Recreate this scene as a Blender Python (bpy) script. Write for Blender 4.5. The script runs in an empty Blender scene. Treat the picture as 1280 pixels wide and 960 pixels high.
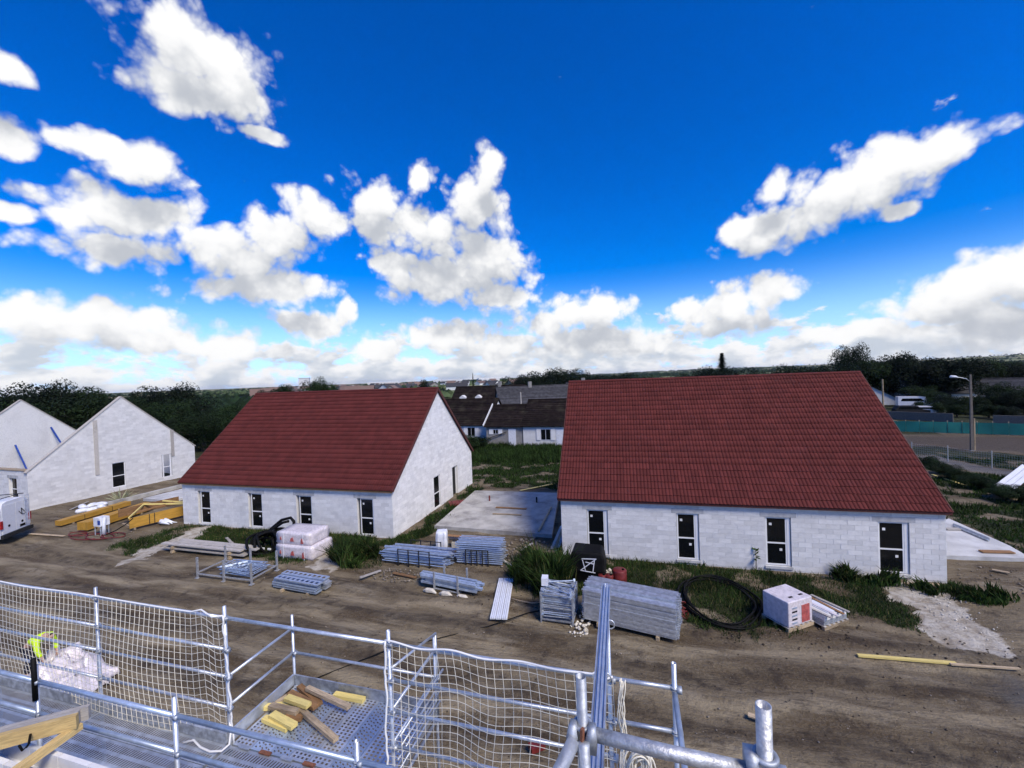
import bpy, math, random
import numpy as np
from mathutils import Vector, Matrix, Euler
random.seed(7); rng = np.random.default_rng(7)
SC = bpy.context.scene; COL = SC.collection
R = math.radians

# ------------------------------------------------------------------ camera
F, PITCH, ROLL, H = 526.3, -0.0150, 0.0373, 8.422
camd = bpy.data.cameras.new('camera'); cam = bpy.data.objects.new('camera', camd); COL.objects.link(cam)
camd.sensor_width = 36; camd.lens = F/1280*36; camd.clip_start = 0.05; camd.clip_end = 30000
cam.matrix_world = Matrix.Translation((0, 0, H)) @ Matrix.Rotation(math.pi/2+PITCH, 4, 'X') @ Matrix.Rotation(-ROLL, 4, 'Z')
SC.camera = cam
SC.view_settings.view_transform = 'Standard'; SC.view_settings.look = 'None'
SC.view_settings.exposure = -0.04; SC.view_settings.gamma = 1.0
SC.cycles.max_bounces = 5; SC.cycles.diffuse_bounces = 3; SC.cycles.glossy_bounces = 2; SC.cycles.use_adaptive_sampling = True; SC.cycles.adaptive_threshold = .02; SC.cycles.adaptive_min_samples = 16; SC.cycles.transparent_max_bounces = 8
SC.cycles.use_denoising = True

def ray(px, py):
    a, b = px-640, 480-py
    c, s = math.cos(ROLL), math.sin(ROLL)
    X = (a*c+b*s)/F; Y = (-a*s+b*c)/F
    c, s = math.cos(PITCH), math.sin(PITCH)
    return Vector((X, c-Y*s, s+Y*c))
def G(px, py, z=0.0):                       # the point of height z that the pixel looks at
    r = ray(px, py); t = (z-H)/r.z
    return Vector((r.x*t, r.y*t, z))
YAW = R(-16)                                 # the whole building site is laid out on this bearing
UX, VX = Vector((math.cos(YAW), math.sin(YAW), 0)), Vector((-math.sin(YAW), math.cos(YAW), 0))
def S(u, w, z=0.0): return UX*u + VX*w + Vector((0, 0, z))
def UW(P): return P.dot(UX), P.dot(VX)

# ------------------------------------------------------------------ sun
HAZE = 4.0e-5
SUN_EL, SUN_AZ = R(48), R(140)               # azimuth clockwise from +Y: sun to the right and a little behind
sund = bpy.data.lights.new('sun', 'SUN'); sun = bpy.data.objects.new('sun', sund); COL.objects.link(sun)
sund.energy = 4.2; sund.angle = R(20); sund.color = (1, .91, .78)
tosun = Vector((math.sin(SUN_AZ)*math.cos(SUN_EL), math.cos(SUN_AZ)*math.cos(SUN_EL), math.sin(SUN_EL)))
sun.rotation_euler = tosun.to_track_quat('Z', 'Y').to_euler()

# ------------------------------------------------------------------ node helper
class N:
    def __init__(s, nt): s.nt = nt; s.n = nt.nodes; s.l = nt.links
    def new(s, t, **k):
        n = s.n.new(t)
        for a, b in k.items(): setattr(n, a, b)
        return n
    def put(s, sock, v):
        if v is None: return
        if isinstance(v, bpy.types.NodeSocket): s.l.new(v, sock)
        else: sock.default_value = v
    def m(s, op, a, b=None, c=None, clamp=False):
        n = s.new('ShaderNodeMath', operation=op, use_clamp=clamp)
        s.put(n.inputs[0], a); s.put(n.inputs[1], b); s.put(n.inputs[2], c); return n.outputs[0]
    def v(s, op, a, b=None, sc=None):
        n = s.new('ShaderNodeVectorMath', operation=op)
        s.put(n.inputs[0], a); s.put(n.inputs[1], b)
        if sc is not None: s.put(n.inputs['Scale'], sc)
        return n.outputs['Value'] if op in ('DOT_PRODUCT', 'LENGTH') else n.outputs['Vector']
    def mix(s, fac, a, b, mode='MIX'):
        n = s.new('ShaderNodeMix', data_type='RGBA', blend_type=mode)
        s.put(n.inputs[0], fac); s.put(n.inputs[6], a); s.put(n.inputs[7], b); return n.outputs[2]
    def noise(s, vec, scale, detail=3, rough=.55, out='Fac', dist=0.0):
        n = s.new('ShaderNodeTexNoise'); s.put(n.inputs['Vector'], vec)
        n.inputs['Scale'].default_value = scale; n.inputs['Detail'].default_value = detail; n.inputs['Roughness'].default_value = rough
        n.inputs['Distortion'].default_value = dist
        return n.outputs[out]
    def step(s, x, a, b, t0=0.0, t1=1.0, kind='SMOOTHSTEP'):
        n = s.new('ShaderNodeMapRange', interpolation_type=kind)
        s.put(n.inputs[0], x); s.put(n.inputs[1], a); s.put(n.inputs[2], b); s.put(n.inputs[3], t0); s.put(n.inputs[4], t1)
        return n.outputs[0]

# ------------------------------------------------------------------ sky
world = bpy.data.worlds.new('World'); SC.world = world; world.use_nodes = True
w = N(world.node_tree); w.n.clear()
SKY_STRENGTH = 0.10
def build_sky():
    out = w.new('ShaderNodeOutputWorld'); bg = w.new('ShaderNodeBackground'); bg.inputs[1].default_value = SKY_STRENGTH
    w.l.new(bg.outputs[0], out.inputs[0])
    sky = w.new('ShaderNodeTexSky', sky_type='NISHITA'); sky.sun_disc = False
    sky.sun_elevation = SUN_EL; sky.sun_rotation = SUN_AZ
    sky.altitude = 150; sky.air_density = 1.0; sky.dust_density = 0.3; sky.ozone_density = 3.0
    d = w.new('ShaderNodeTexCoord').outputs['Generated']
    # warp for billows
    n1 = w.noise(d, 5.5, 3, .5, 'Color'); n1 = w.v('SUBTRACT', n1, (.5, .5, .5))
    dw = w.v('ADD', d, w.v('SCALE', n1, sc=.06))
    n2 = w.noise(d, 20.0, 5, .58)
    vor = w.new('ShaderNodeTexVoronoi', feature='F1'); w.put(vor.inputs['Vector'], w.v('ADD', d, w.v('SCALE', n1, sc=.05)))
    vor.inputs['Scale'].default_value = 19; vor.inputs['Detail'].default_value = 3; vor.inputs['Roughness'].default_value = .5
    bil = w.m('SUBTRACT', .60, vor.outputs['Distance'])
    nz = w.m('ADD', w.m('MULTIPLY', w.m('SUBTRACT', n2, .5), .60), w.m('MULTIPLY', bil, .55))
    # cumulus in view, by bearing: pixel of the photograph -> direction, half-width, half-height
    B = [(222,58,62,52),(285,95,58,48),(240,112,74,32),(325,172,34,11),
         (180,205,44,34),(148,268,78,36),(150,312,84,26),(218,270,36,26),(120,178,44,20),
         (8,90,24,26),(12,170,28,24),(12,264,28,16),
         (100,402,130,34),(36,398,60,32),(200,424,80,22),(290,434,70,22),
         (300,330,58,40),(345,300,46,38),(392,272,42,36),(470,262,50,44),(524,220,20,16),(335,362,92,26),(270,312,40,28),
         (608,215,22,30),(592,258,44,34),(540,292,60,38),(604,322,60,40),(560,348,96,36),(622,372,54,26),(500,332,40,28),
         (385,402,46,20),(434,386,15,20),(560,418,92,22),(480,438,50,16),(620,432,60,18),(730,392,72,26),(742,422,92,26),(682,402,40,20),
         (908,382,68,30),(962,366,36,26),(872,386,30,20),(916,404,60,18),(800,432,60,14),
         (948,288,56,36),(1002,262,58,40),(1062,236,62,40),(1122,206,62,40),(1188,180,50,34),(965,236,22,24),(1128,264,20,14),
         (1240,356,84,40),(1182,388,80,30),(1264,402,70,36),(1110,412,70,16),(1045,422,50,13),(1275,325,40,22)]
    L = []
    for px, py, rx, ry in B:
        c = ray(px, py).normalized()
        sx = rx/F*c.y*CLOUD_GROW; sy = ry/F*c.y*CLOUD_GROW      # angular size of the pixel extent at that bearing
        r = c.cross(Vector((0, 0, 1))).normalized(); t = r.cross(c)
        L.append((r/max(sx, .008), t/max(sy, .008), .062/max(sy, .008)))
    rr = random.Random(3)                                   # the same kind of sky goes on round the back
    while len(L) % 3 or len(L) < len(B)+9:
        i = len(L)-len(B); az = R(75+i*22+rr.uniform(-5, 5)); el = R(rr.choice([9, 14, 20, 28]))
        c = Vector((math.sin(az)*math.cos(el), math.cos(az)*math.cos(el), math.sin(el)))
        r = c.cross(Vector((0, 0, 1))).normalized(); t = r.cross(c); sx = rr.uniform(.14, .24); sy = sx*rr.uniform(.3, .5)
        L.append((r/sx, t/sy, .062/sy))
    sx_ = w.new('ShaderNodeSeparateXYZ'); w.put(sx_.inputs[0], dw)
    xyz = []
    for k in range(3):
        cb = w.new('ShaderNodeCombineXYZ')
        for j in range(3): w.l.new(sx_.outputs[k], cb.inputs[j])
        xyz.append(cb.outputs[0])
    def vma(a, b, c):
        n = w.new('ShaderNodeVectorMath', operation='MULTIPLY_ADD'); w.put(n.inputs[0], a); w.put(n.inputs[1], b); w.put(n.inputs[2], c); return n.outputs[0]
    m1 = m2 = None
    for g in range(0, len(L), 3):                           # three clouds at a time, one per vector component
        a = b = None
        for k in range(3):
            rv = tuple(L[g+j][0][k] for j in range(3)); tv = tuple(L[g+j][1][k] for j in range(3))
            a = w.v('MULTIPLY', xyz[k], rv) if a is None else vma(xyz[k], rv, a)
            b = w.v('MULTIPLY', xyz[k], tv) if b is None else vma(xyz[k], tv, b)
        a2 = w.v('MULTIPLY', a, a); q1 = vma(b, b, a2)
        b2 = w.v('ADD', b, tuple(L[g+j][2] for j in range(3))); q2 = vma(b2, b2, a2)
        m1 = q1 if m1 is None else w.v('MINIMUM', m1, q1); m2 = q2 if m2 is None else w.v('MINIMUM', m2, q2)
    def small(vec):
        s = w.new('ShaderNodeSeparateXYZ'); w.put(s.inputs[0], vec)
        return w.m('SQRT', w.m('MINIMUM', s.outputs[0], w.m('MINIMUM', s.outputs[1], s.outputs[2])))
    D1 = w.m('ADD', w.m('SUBTRACT', 1.0, small(m1)), nz)
    D2 = w.m('SUBTRACT', w.m('ADD', w.m('SUBTRACT', 1.0, small(m2)), w.m('MULTIPLY', w.m('SUBTRACT', n2, .5), .8)), w.m('MULTIPLY', bil, .55))
    a1 = w.step(D1, .03, .42)
    sh = w.step(D2, .25, 1.15)                             # how much cloud lies between here and the light
    # distant small cumulus packed towards the horizon
    sep = w.new('ShaderNodeSeparateXYZ'); w.put(sep.inputs[0], d); z = sep.outputs[2]
    pl = w.v('MULTIPLY', w.v('ADD', d, w.v('SCALE', n1, sc=.02)), (1, 1, 2.0))
    nl = w.noise(pl, 13.0, 6, .58); nl2 = w.noise(w.v('ADD', pl, (.006, -.004, .035)), 13.0, 3, .55)
    cov = w.step(z, .0, .20, .34, .72)
    al = w.step(w.m('SUBTRACT', nl, cov), -.02, .09)
    shl = w.step(nl2, .38, .66)
    K = 1/SKY_STRENGTH
    cs = lambda r, g, b: (r*K, g*K, b*K, 1)
    lit, dark = cs(1.05, 1.05, 1.05), cs(.56, .59, .65)
    c1 = w.mix(sh, lit, dark)
    cl = w.mix(shl, cs(1.02, 1.02, 1.03), cs(.62, .68, .77))
    hs = w.new('ShaderNodeHueSaturation'); hs.inputs['Saturation'].default_value = SKY_SAT; hs.inputs['Value'].default_value = SKY_VAL
    hs.inputs['Hue'].default_value = SKY_HUE
    w.put(hs.inputs['Color'], w.mix(w.step(z, .0, .22, .8, 0.0), sky.outputs[0], cs(.50, .70, .92)))
    col = w.mix(al, hs.outputs[0], cl)
    col = w.mix(a1, col, c1)
    w.put(bg.inputs[0], col)
SKY_SAT, SKY_VAL, SKY_HUE, CLOUD_GROW = 1.6, 1.85, .522, 1.38
build_sky()
world.cycles.sampling_method = 'MANUAL'; world.cycles.sample_map_resolution = 512

# ------------------------------------------------------------------ materials
MATS = {}
def M(name, col, rough=.75, metal=0.0, var=.18, scale=5, col2=None, bump=0.0, bscale=30, rnd=0.0, spec=.4, dirt=None, dscale=1.5, damt=.5, stretch=None, attr=0.0, transl=0.0, coord='Object'):
    m = bpy.data.materials.new(name); m.use_nodes = True; n = N(m.node_tree); p = m.node_tree.nodes['Principled BSDF']
    tc = n.new('ShaderNodeTexCoord').outputs[coord]
    if rnd:                                              # shift the pattern from copy to copy
        oi = n.new('ShaderNodeObjectInfo'); tc = n.v('ADD', tc, n.v('SCALE', (7.3, 3.1, 5.7), sc=oi.outputs['Random']))
    if stretch: tc2 = n.v('MULTIPLY', tc, stretch)
    else: tc2 = tc
    c2 = col2 or tuple(min(1, c*(1+var)) for c in col); c1 = col if col2 else tuple(c*(1-var) for c in col)
    fac = n.step(n.noise(tc2, scale, 5, .6), .3, .7)
    c = n.mix(fac, (*c1, 1), (*c2, 1))
    if dirt:
        f = n.step(n.noise(tc, dscale, 5, .65), .48, .72, 0, damt)
        c = n.mix(f, c, (*dirt, 1))
    if rnd:
        v = n.step(oi.outputs['Random'], 0, 1, 1-rnd, 1+rnd, 'LINEAR')
        c = n.mix(1.0, c, n.v('SCALE', (1, 1, 1), sc=v), 'MULTIPLY')
    if attr:
        at = n.new('ShaderNodeAttribute', attribute_name='rnd')
        v = n.step(at.outputs['Fac'], 0, 1, 1-attr, 1+attr, 'LINEAR')
        c = n.mix(1.0, c, n.v('SCALE', (1, 1, 1), sc=v), 'MULTIPLY')
    n.put(p.inputs['Base Color'], c); p.inputs['Roughness'].default_value = rough; p.inputs['Metallic'].default_value = metal
    p.inputs['Specular IOR Level'].default_value = spec
    if bump:
        b = n.new('ShaderNodeBump'); b.inputs['Strength'].default_value = bump; b.inputs['Distance'].default_value = .02
        n.put(b.inputs['Height'], n.noise(tc2, bscale, 4, .6)); n.put(p.inputs['Normal'], b.outputs[0])
    if transl:
        t = n.new('ShaderNodeBsdfTranslucent'); n.put(t.inputs[0], c); ms = n.new('ShaderNodeMixShader'); ms.inputs[0].default_value = transl
        n.l.new(p.outputs[0], ms.inputs[1]); n.l.new(t.outputs[0], ms.inputs[2])
        n.l.new(ms.outputs[0], m.node_tree.nodes['Material Output'].inputs[0])
    MATS[name] = m; return m
M('block', (.69, .68, .66), .9, var=.06, scale=3, dirt=(.46, .46, .46), dscale=.9, damt=.28, bump=.25, bscale=60, rnd=.10, attr=.09)
M('lintel', (.44, .44, .44), .9, var=.2, scale=3, dirt=(.33, .33, .33), dscale=2, damt=.6, bump=.2)
M('mortar', (.65, .64, .615), .95, var=.06, scale=9, dirt=(.42, .41, .40), dscale=.6, damt=.4, bump=.2)
M('tile', (.098, .022, .019), .8, var=.12, scale=1.2, rnd=.10, attr=.10, spec=.14, dirt=(.07, .022, .022), dscale=2.2, damt=.4)
M('old_tile', (.014, .010, .009), .95, spec=.1, var=.35, scale=2.0, bump=.3, bscale=14, attr=.3, dirt=(.05, .045, .03), dscale=.8)
M('old_tile_grey', (.055, .055, .060), .9, spec=.15, var=.3, scale=2.0, bump=.3, bscale=14, attr=.3)
M('pole_concrete', (.13, .115, .10), .9, var=.15)
M('verge', (.09, .028, .022), .7)
M('render_white', (.66, .66, .65), .9, var=.06, scale=2, dirt=(.5, .48, .45), damt=.3)
M('render_grey', (.26, .25, .235), .9, var=.15, scale=2, dirt=(.17, .16, .15), damt=.5)
M('pvc', (.78, .78, .77), .35, var=.03)
M('glass_dark', (.006, .007, .008), .12, var=.1, spec=.35)
M('sticker', (.75, .74, .7), .6)
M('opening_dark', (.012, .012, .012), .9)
M('zinc', (.56, .60, .65), .42, .65, var=.18, scale=7, bump=.08, bscale=50, rnd=.12, dirt=(.36, .38, .40), dscale=6, damt=.5)
M('zinc_dull', (.40, .43, .47), .55, .55, var=.3, scale=12, bump=.12, bscale=60, rnd=.15, dirt=(.24, .25, .26), dscale=5, damt=.6)
M('zinc_old', (.45, .46, .47), .5, .6, var=.3, scale=22, bump=.25, bscale=70, dirt=(.68, .68, .66), dscale=16, damt=.8)
M('zinc_blue', (.44, .53, .66), .40, .55, var=.15, scale=7, rnd=.15, dirt=(.40, .45, .5), dscale=6)
M('steel_dark', (.03, .03, .035), .5, .5)
M('rust', (.22, .09, .05), .8, .2, var=.35, scale=20)
M('wood_new', (.50, .36, .15), .75, var=.22, scale=7, stretch=(1, 9, 9), rnd=.22, dirt=(.35, .22, .10), damt=.4, bump=.1)
M('wood_yellow', (.42, .23, .035), .6, var=.15, scale=2, stretch=(1, 5, 5), rnd=.12)
M('wood_old', (.40, .31, .20), .85, var=.3, scale=6, stretch=(1, 10, 10), rnd=.25, dirt=(.12, .09, .06), damt=.6, bump=.25)
M('wood_grey', (.40, .37, .33), .85, var=.25, scale=6, stretch=(1, 10, 10), rnd=.2, dirt=(.22, .20, .17), damt=.5, bump=.2)
M('wood_brown', (.24, .13, .055), .8, var=.25, scale=4, stretch=(1, 6, 6), rnd=.2)
M('concrete', (.40, .385, .35), .85, var=.2, scale=1.3, bump=.2, bscale=25, dirt=(.16, .15, .14), dscale=.7, damt=.75)
M('concrete_pale', (.50, .50, .49), .85, var=.15, scale=1.0, bump=.2, bscale=25, dirt=(.26, .25, .235), dscale=.6, damt=.6)
M('wrap', (.64, .59, .61), .28, var=.16, scale=9, bump=.55, bscale=9, spec=.6, dirt=(.50, .47, .50), dscale=4, damt=.5)
M('wrap_red', (.42, .10, .09), .35, var=.3, scale=9, bump=.5, bscale=9)
M('plastic_black', (.006, .006, .006), .6, var=.3, spec=.12)
M('plastic_white', (.72, .74, .78), .4, var=.08)
M('plastic_red', (.14, .018, .016), .5, var=.25)
M('plastic_blue', (.015, .06, .30), .5, var=.2)
M('chalk', (.58, .54, .46), .95, var=.25, scale=5, dirt=(.32, .27, .2), dscale=2, damt=.6, bump=.6, bscale=12)
M('stone', (.20, .17, .135), .95, var=.35, scale=1, attr=.4)
M('clod', (.075, .055, .036), .95, var=.4, scale=4, attr=.4)
M('rope', (.80, .75, .62), .85, var=.06)
M('wood_lemon', (.72, .58, .20), .7, var=.12, scale=5, stretch=(1, 6, 6), rnd=.12)
M('rope_white', (.78, .78, .76), .8, var=.06)
M('car_white', (.72, .73, .75), .25, var=.04, spec=.6, dirt=(.45, .42, .38), dscale=.8, damt=.25)
M('rubber', (.012, .012, .012), .8)
M('lamp_red', (.35, .015, .015), .3)
M('hivis', (.60, .85, .02), .7, var=.08)
M('cloth_dark', (.02, .022, .04), .9)
M('skin', (.42, .26, .19), .6, var=.05)
M('hair', (.03, .02, .015), .8)
M('leaf', (.015, .030, .009), .8, var=.45, scale=.45, attr=.5, rnd=.35, transl=.22, spec=.2)
M('leaf_dark', (.008, .016, .007), .8, var=.4, scale=.45, attr=.5, rnd=.3, transl=.18, spec=.2)
M('leaf_light', (.05, .085, .018), .8, var=.35, scale=.6, attr=.5, rnd=.2, transl=.25, spec=.2)
M('bark', (.05, .038, .028), .9, var=.3, bump=.4)
M('grass', (.026, .052, .010), .85, var=.5, scale=.7, attr=.55, transl=.25, spec=.2)
M('grass_dry', (.17, .15, .055), .85, var=.3, scale=.7, attr=.4, transl=.2, spec=.2)
M('agave', (.30, .30, .17), .7, var=.2)
M('green_screen', (.014, .17, .145), .8, var=.18, scale=.5, transl=.2)
M('far_wood', (.013, .026, .010), .9, var=.45, scale=.02, attr=.5, spec=.1)
M('far_wood_pale', (.06, .085, .035), .9, var=.35, scale=.02, attr=.4, spec=.1)
M('roof_far', (.15, .10, .08), .85, var=.2, rnd=.35)

# ------------------------------------------------------------------ mesh helpers
class MB:
    def __init__(s): s.v = []; s.f = []; s.r = []; s.mi = []; s._mi = 0
    def face(s, f, r=.5): s.f.append(f); s.r.append(r); s.mi.append(s._mi)
    def box(s, lo, hi, r=None, M4=None):
        b = len(s.v); x0, y0, z0 = lo; x1, y1, z1 = hi
        P = [(x0,y0,z0),(x1,y0,z0),(x1,y1,z0),(x0,y1,z0),(x0,y0,z1),(x1,y0,z1),(x1,y1,z1),(x0,y1,z1)]
        if M4 is not None: P = [tuple(M4 @ Vector(p)) for p in P]
        s.v += P; r = random.random() if r is None else r
        for q in ((3,2,1,0),(4,5,6,7),(0,1,5,4),(1,2,6,5),(2,3,7,6),(3,0,4,7)): s.face(tuple(b+i for i in q), r)
        return s
    def beam(s, a, c, wd, ht, r=None, up=(0, 0, 1)):         # rectangular bar from a to c
        a, c = Vector(a), Vector(c); x = (c-a); L = x.length; x.normalize(); up = Vector(up)
        y = up.cross(x)
        if y.length < 1e-4: y = Vector((0, 1, 0)).cross(x)
        y.normalize(); z = x.cross(y)
        m = Matrix((x, y, z)).transposed().to_4x4(); m.translation = a
        return s.box((0, -wd/2, -ht/2), (L, wd/2, ht/2), r, m)
    def tube(s, pts, rad, n=8, cap=True, closed=False, r=None, hollow=False):
        pts = [Vector(p) for p in pts]; b = len(s.v); k = len(pts); r = random.random() if r is None else r
        rads = rad if isinstance(rad, (list, tuple)) else [rad]*k
        prev = None
        for i, p in enumerate(pts):
            if closed: t = pts[(i+1) % k]-pts[i-1]
            else: t = pts[min(i+1, k-1)]-pts[max(i-1, 0)]
            t.normalize()
            if prev is None:
                y = Vector((0, 0, 1)).cross(t)
                if y.length < .05: y = Vector((1, 0, 0)).cross(t)
            else: y = prev-t*prev.dot(t)
            y.normalize(); prev = y; z = t.cross(y)
            for j in range(n):
                a = 2*math.pi*j/n; s.v.append(tuple(p+(y*math.cos(a)+z*math.sin(a))*rads[i]))
        for i in range(k if closed else k-1):
            i2 = (i+1) % k
            for j in range(n):
                j2 = (j+1) % n; s.face((b+i*n+j, b+i*n+j2, b+i2*n+j2, b+i2*n+j), r)
        if cap and not closed:
            s.face(tuple(b+j for j in range(n))[::-1], r)
            if not hollow: s.face(tuple(b+(k-1)*n+j for j in range(n)), r)
        if hollow:                                           # open top: inner wall going down
            e = b+(k-1)*n; b2 = len(s.v); c = pts[-1]; t = (pts[-1]-pts[-2]).normalized()
            for q in range(2):
                for j in range(n): s.v.append(tuple(c+(Vector(s.v[e+j])-c)*.84-t*(.12*q)))
            for j in range(n):
                j2 = (j+1) % n
                s.face((e+j, e+j2, b2+j2, b2+j), r); s.face((b2+j, b2+j2, b2+n+j2, b2+n+j), r)
            s.face(tuple(b2+n+j for j in range(n)), r)
        return s
    def prism(s, poly, h, axis='y', off=0.0, r=None):        # polygon in (a,b) extruded along axis
        b = len(s.v); n = len(poly); r = random.random() if r is None else r
        for t in (off, off+h):
            for a, c in poly: s.v.append({'y': (a, t, c), 'x': (t, a, c), 'z': (a, c, t)}[axis])
        s.face(tuple(range(b, b+n)), r); s.face(tuple(range(b+n, b+2*n))[::-1], r)
        for i in range(n): j = (i+1) % n; s.face((b+i, b+n+i, b+n+j, b+j), r)
        return s
    def mesh(s, name, mats):
        me = bpy.data.meshes.new(name); me.from_pydata(s.v, [], s.f)
        mats = mats if isinstance(mats, (list, tuple)) else [mats]
        for m in mats: me.materials.append(MATS[m])
        at = me.attributes.new('rnd', 'FLOAT', 'FACE'); at.data.foreach_set('value', np.array(s.r, dtype=np.float32))
        if len(mats) > 1: me.polygons.foreach_set('material_index', np.array(s.mi, dtype=np.int32))
        me.validate(); me.update(); return me
    def build(s, name, mats, parent=None, smooth=False, fix=True):
        me = s.mesh(name, mats)
        if fix:
            import bmesh
            bm = bmesh.new(); bm.from_mesh(me); bmesh.ops.recalc_face_normals(bm, faces=bm.faces); bm.to_mesh(me); bm.free()
        if smooth: me.polygons.foreach_set('use_smooth', np.ones(len(me.polygons), dtype=bool))
        return link(name, me, parent)
def link(name, data, parent=None):
    o = bpy.data.objects.new(name, data); COL.objects.link(o)
    if parent is not None: o.parent = parent
    return o
def tag(o, label=None, cat=None, group=None, kind=None):
    if label: o['label'] = label
    if cat: o['category'] = cat
    if group: o['group'] = group
    if kind: o['kind'] = kind
    return o
def thing(name, label, cat, loc=(0, 0, 0), rotz=0.0, group=None):
    o = link(name, None); o.location = loc; o.rotation_euler = (0, 0, rotz); return tag(o, label, cat, group)
def copy_tree(o, parent=None):
    c = o.copy(); COL.objects.link(c)
    if parent is not None: c.parent = parent
    for ch in list(o.children): copy_tree(ch, c)
    return c
def inst(name, mesh, parent=None, loc=(0, 0, 0), rot=(0, 0, 0), scale=(1, 1, 1)):
    o = link(name, mesh, parent); o.location = loc; o.rotation_euler = rot; o.scale = scale; return o
def fast_mesh(name, V, Fc, mats, rnd=None, mi=None, smooth=False):     # numpy arrays, constant face size
    me = bpy.data.meshes.new(name); nv, nf, k = len(V), len(Fc), Fc.shape[1]
    me.vertices.add(nv); me.vertices.foreach_set('co', np.asarray(V, np.float32).ravel())
    me.loops.add(nf*k); me.loops.foreach_set('vertex_index', np.asarray(Fc, np.int32).ravel())
    me.polygons.add(nf); me.polygons.foreach_set('loop_start', np.arange(0, nf*k, k, dtype=np.int32))
    me.update(calc_edges=True)
    for m in (mats if isinstance(mats, (list, tuple)) else [mats]): me.materials.append(MATS[m])
    if rnd is not None:
        at = me.attributes.new('rnd', 'FLOAT', 'FACE'); at.data.foreach_set('value', np.asarray(rnd, np.float32))
    if mi is not None: me.polygons.foreach_set('material_index', np.asarray(mi, np.int32))
    if smooth: me.polygons.foreach_set('use_smooth', np.ones(nf, dtype=bool))
    return me
def vnoise(x, y, seed=0):                                             # value noise, arrays
    xi, yi = np.floor(x).astype(np.int64), np.floor(y).astype(np.int64); fx, fy = x-xi, y-yi
    fx = fx*fx*(3-2*fx); fy = fy*fy*(3-2*fy)
    def h(a, b):
        n = (a*374761393+b*668265263+seed*1442695041) & 0x7fffffff
        n = ((n ^ (n >> 13))*1274126177) & 0x7fffffff
        return ((n ^ (n >> 16)) & 0xffff)/65535.0
    return (h(xi, yi)*(1-fx)+h(xi+1, yi)*fx)*(1-fy)+(h(xi, yi+1)*(1-fx)+h(xi+1, yi+1)*fx)*fy
def fbm(x, y, o=4, seed=0):
    s, a, t = 0, .5, 0
    for i in range(o): s = s+a*vnoise(x*2**i, y*2**i, seed+i); t += a; a *= .55
    return s/t
def sstep(x, a, b): t = np.clip((x-a)/(b-a), 0, 1); return t*t*(3-2*t)
def sdist(u, w_, poly):                                               # signed distance to polygon, + inside
    P = np.array(poly, float); d = np.full(u.shape, 1e9); ins = np.zeros(u.shape, bool)
    for i in range(len(P)):
        a, b = P[i], P[(i+1) % len(P)]; e = b-a
        t = np.clip(((u-a[0])*e[0]+(w_-a[1])*e[1])/(e@e), 0, 1)
        d = np.minimum(d, np.hypot(u-a[0]-t*e[0], w_-a[1]-t*e[1]))
        c = ((a[1] > w_) != (b[1] > w_)) & (u < (b[0]-a[0])*(w_-a[1])/(b[1]-a[1]+1e-12)+a[0]); ins ^= c
    return np.where(ins, d, -d)

# ------------------------------------------------------------------ ground: one sheet, fine near the site, coarse to the horizon
def pp(L): return [UW(G(*q)) for q in L]
GR = [[(-4.4,19.6),(-4.3,15.5),(-2.4,15.9),(-1,17),(1.2,15.8),(1.6,14.7),(3.6,14.6),(6.8,16.7),(8.6,16.1),(9,17.6),(9.2,19.7)],
      pp([(1172,730),(1190,728),(1245,744),(1240,754),(1180,750)]),
      pp([(230,655),(138,684),(158,694),(215,684),(240,690),(300,690),(335,704),(410,706),(455,700),(492,676),(400,660)]),
      pp([(415,706),(425,682),(470,676),(490,690),(480,702),(450,716)]),
      pp([(492,677),(591,606),(612,610),(566,640),(545,662),(510,684)]),
      pp([(1186,640),(1250,678),(1300,700),(1600,720),(1600,560),(1150,560)]),
      pp([(640,742),(655,692),(705,690),(712,735),(680,748)]),
      [(-80,31),(13,31),(13,27),(90,27),(90,90),(-80,90)], [(-90,22),(-43,22),(-43,60),(-90,60)]]
CH = [pp([(1103,727),(1150,727),(1185,745),(1235,788),(1262,815),(1205,812),(1160,785),(1130,760),(1110,745)]),
      pp([(146,702),(175,689),(245,659),(262,658),(250,668),(200,691),(165,704)]),
      pp([(385,714),(402,696),(440,684),(450,688),(425,700),(418,712)])]
PUD = [pp([(1195,838),(1300,838),(1300,885),(1240,868)])]
FIELD = [pp([(1105,541),(1500,548),(1500,588),(1290,568),(1130,556)])]
PATH = [pp([(1142,569),(1165,570),(1230,582),(1300,594),(1300,602),(1220,590),(1160,580)])]
def masks(u, v):
    n1 = (fbm(u*.9, v*.9, 4, 11)-.5)*1.9; n2 = (fbm(u*1.6, v*1.6, 4, 31)-.5)
    far = sstep(np.hypot(u, v), 85, 120)
    g = np.zeros_like(u)
    for p in GR: g = np.maximum(g, sstep(sdist(u, v, p)+n1, -.45, .45))
    g *= .35+.65*sstep(fbm(u*.7, v*.7, 4, 55), .34, .52)
    c = np.zeros_like(u)
    for p in CH: c = np.maximum(c, sstep(sdist(u, v, p)+n2*1.6, -.35, .35))
    fl = np.zeros_like(u)
    for p in FIELD: fl = np.maximum(fl, sstep(sdist(u, v, p), -.5, .5))
    pt = np.zeros_like(u)
    for p in PATH: pt = np.maximum(pt, sstep(sdist(u, v, p)+n2, -.3, .3))
    pd = np.zeros_like(u)
    for p in PUD: pd = np.maximum(pd, sstep(sdist(u, v, p)+n2*2, -.6, .6))
    g = np.maximum(g*(1-c)*(1-fl)*(1-pt), far)
    return g, c*(1-far), fl, np.maximum(pt, pd)
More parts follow.
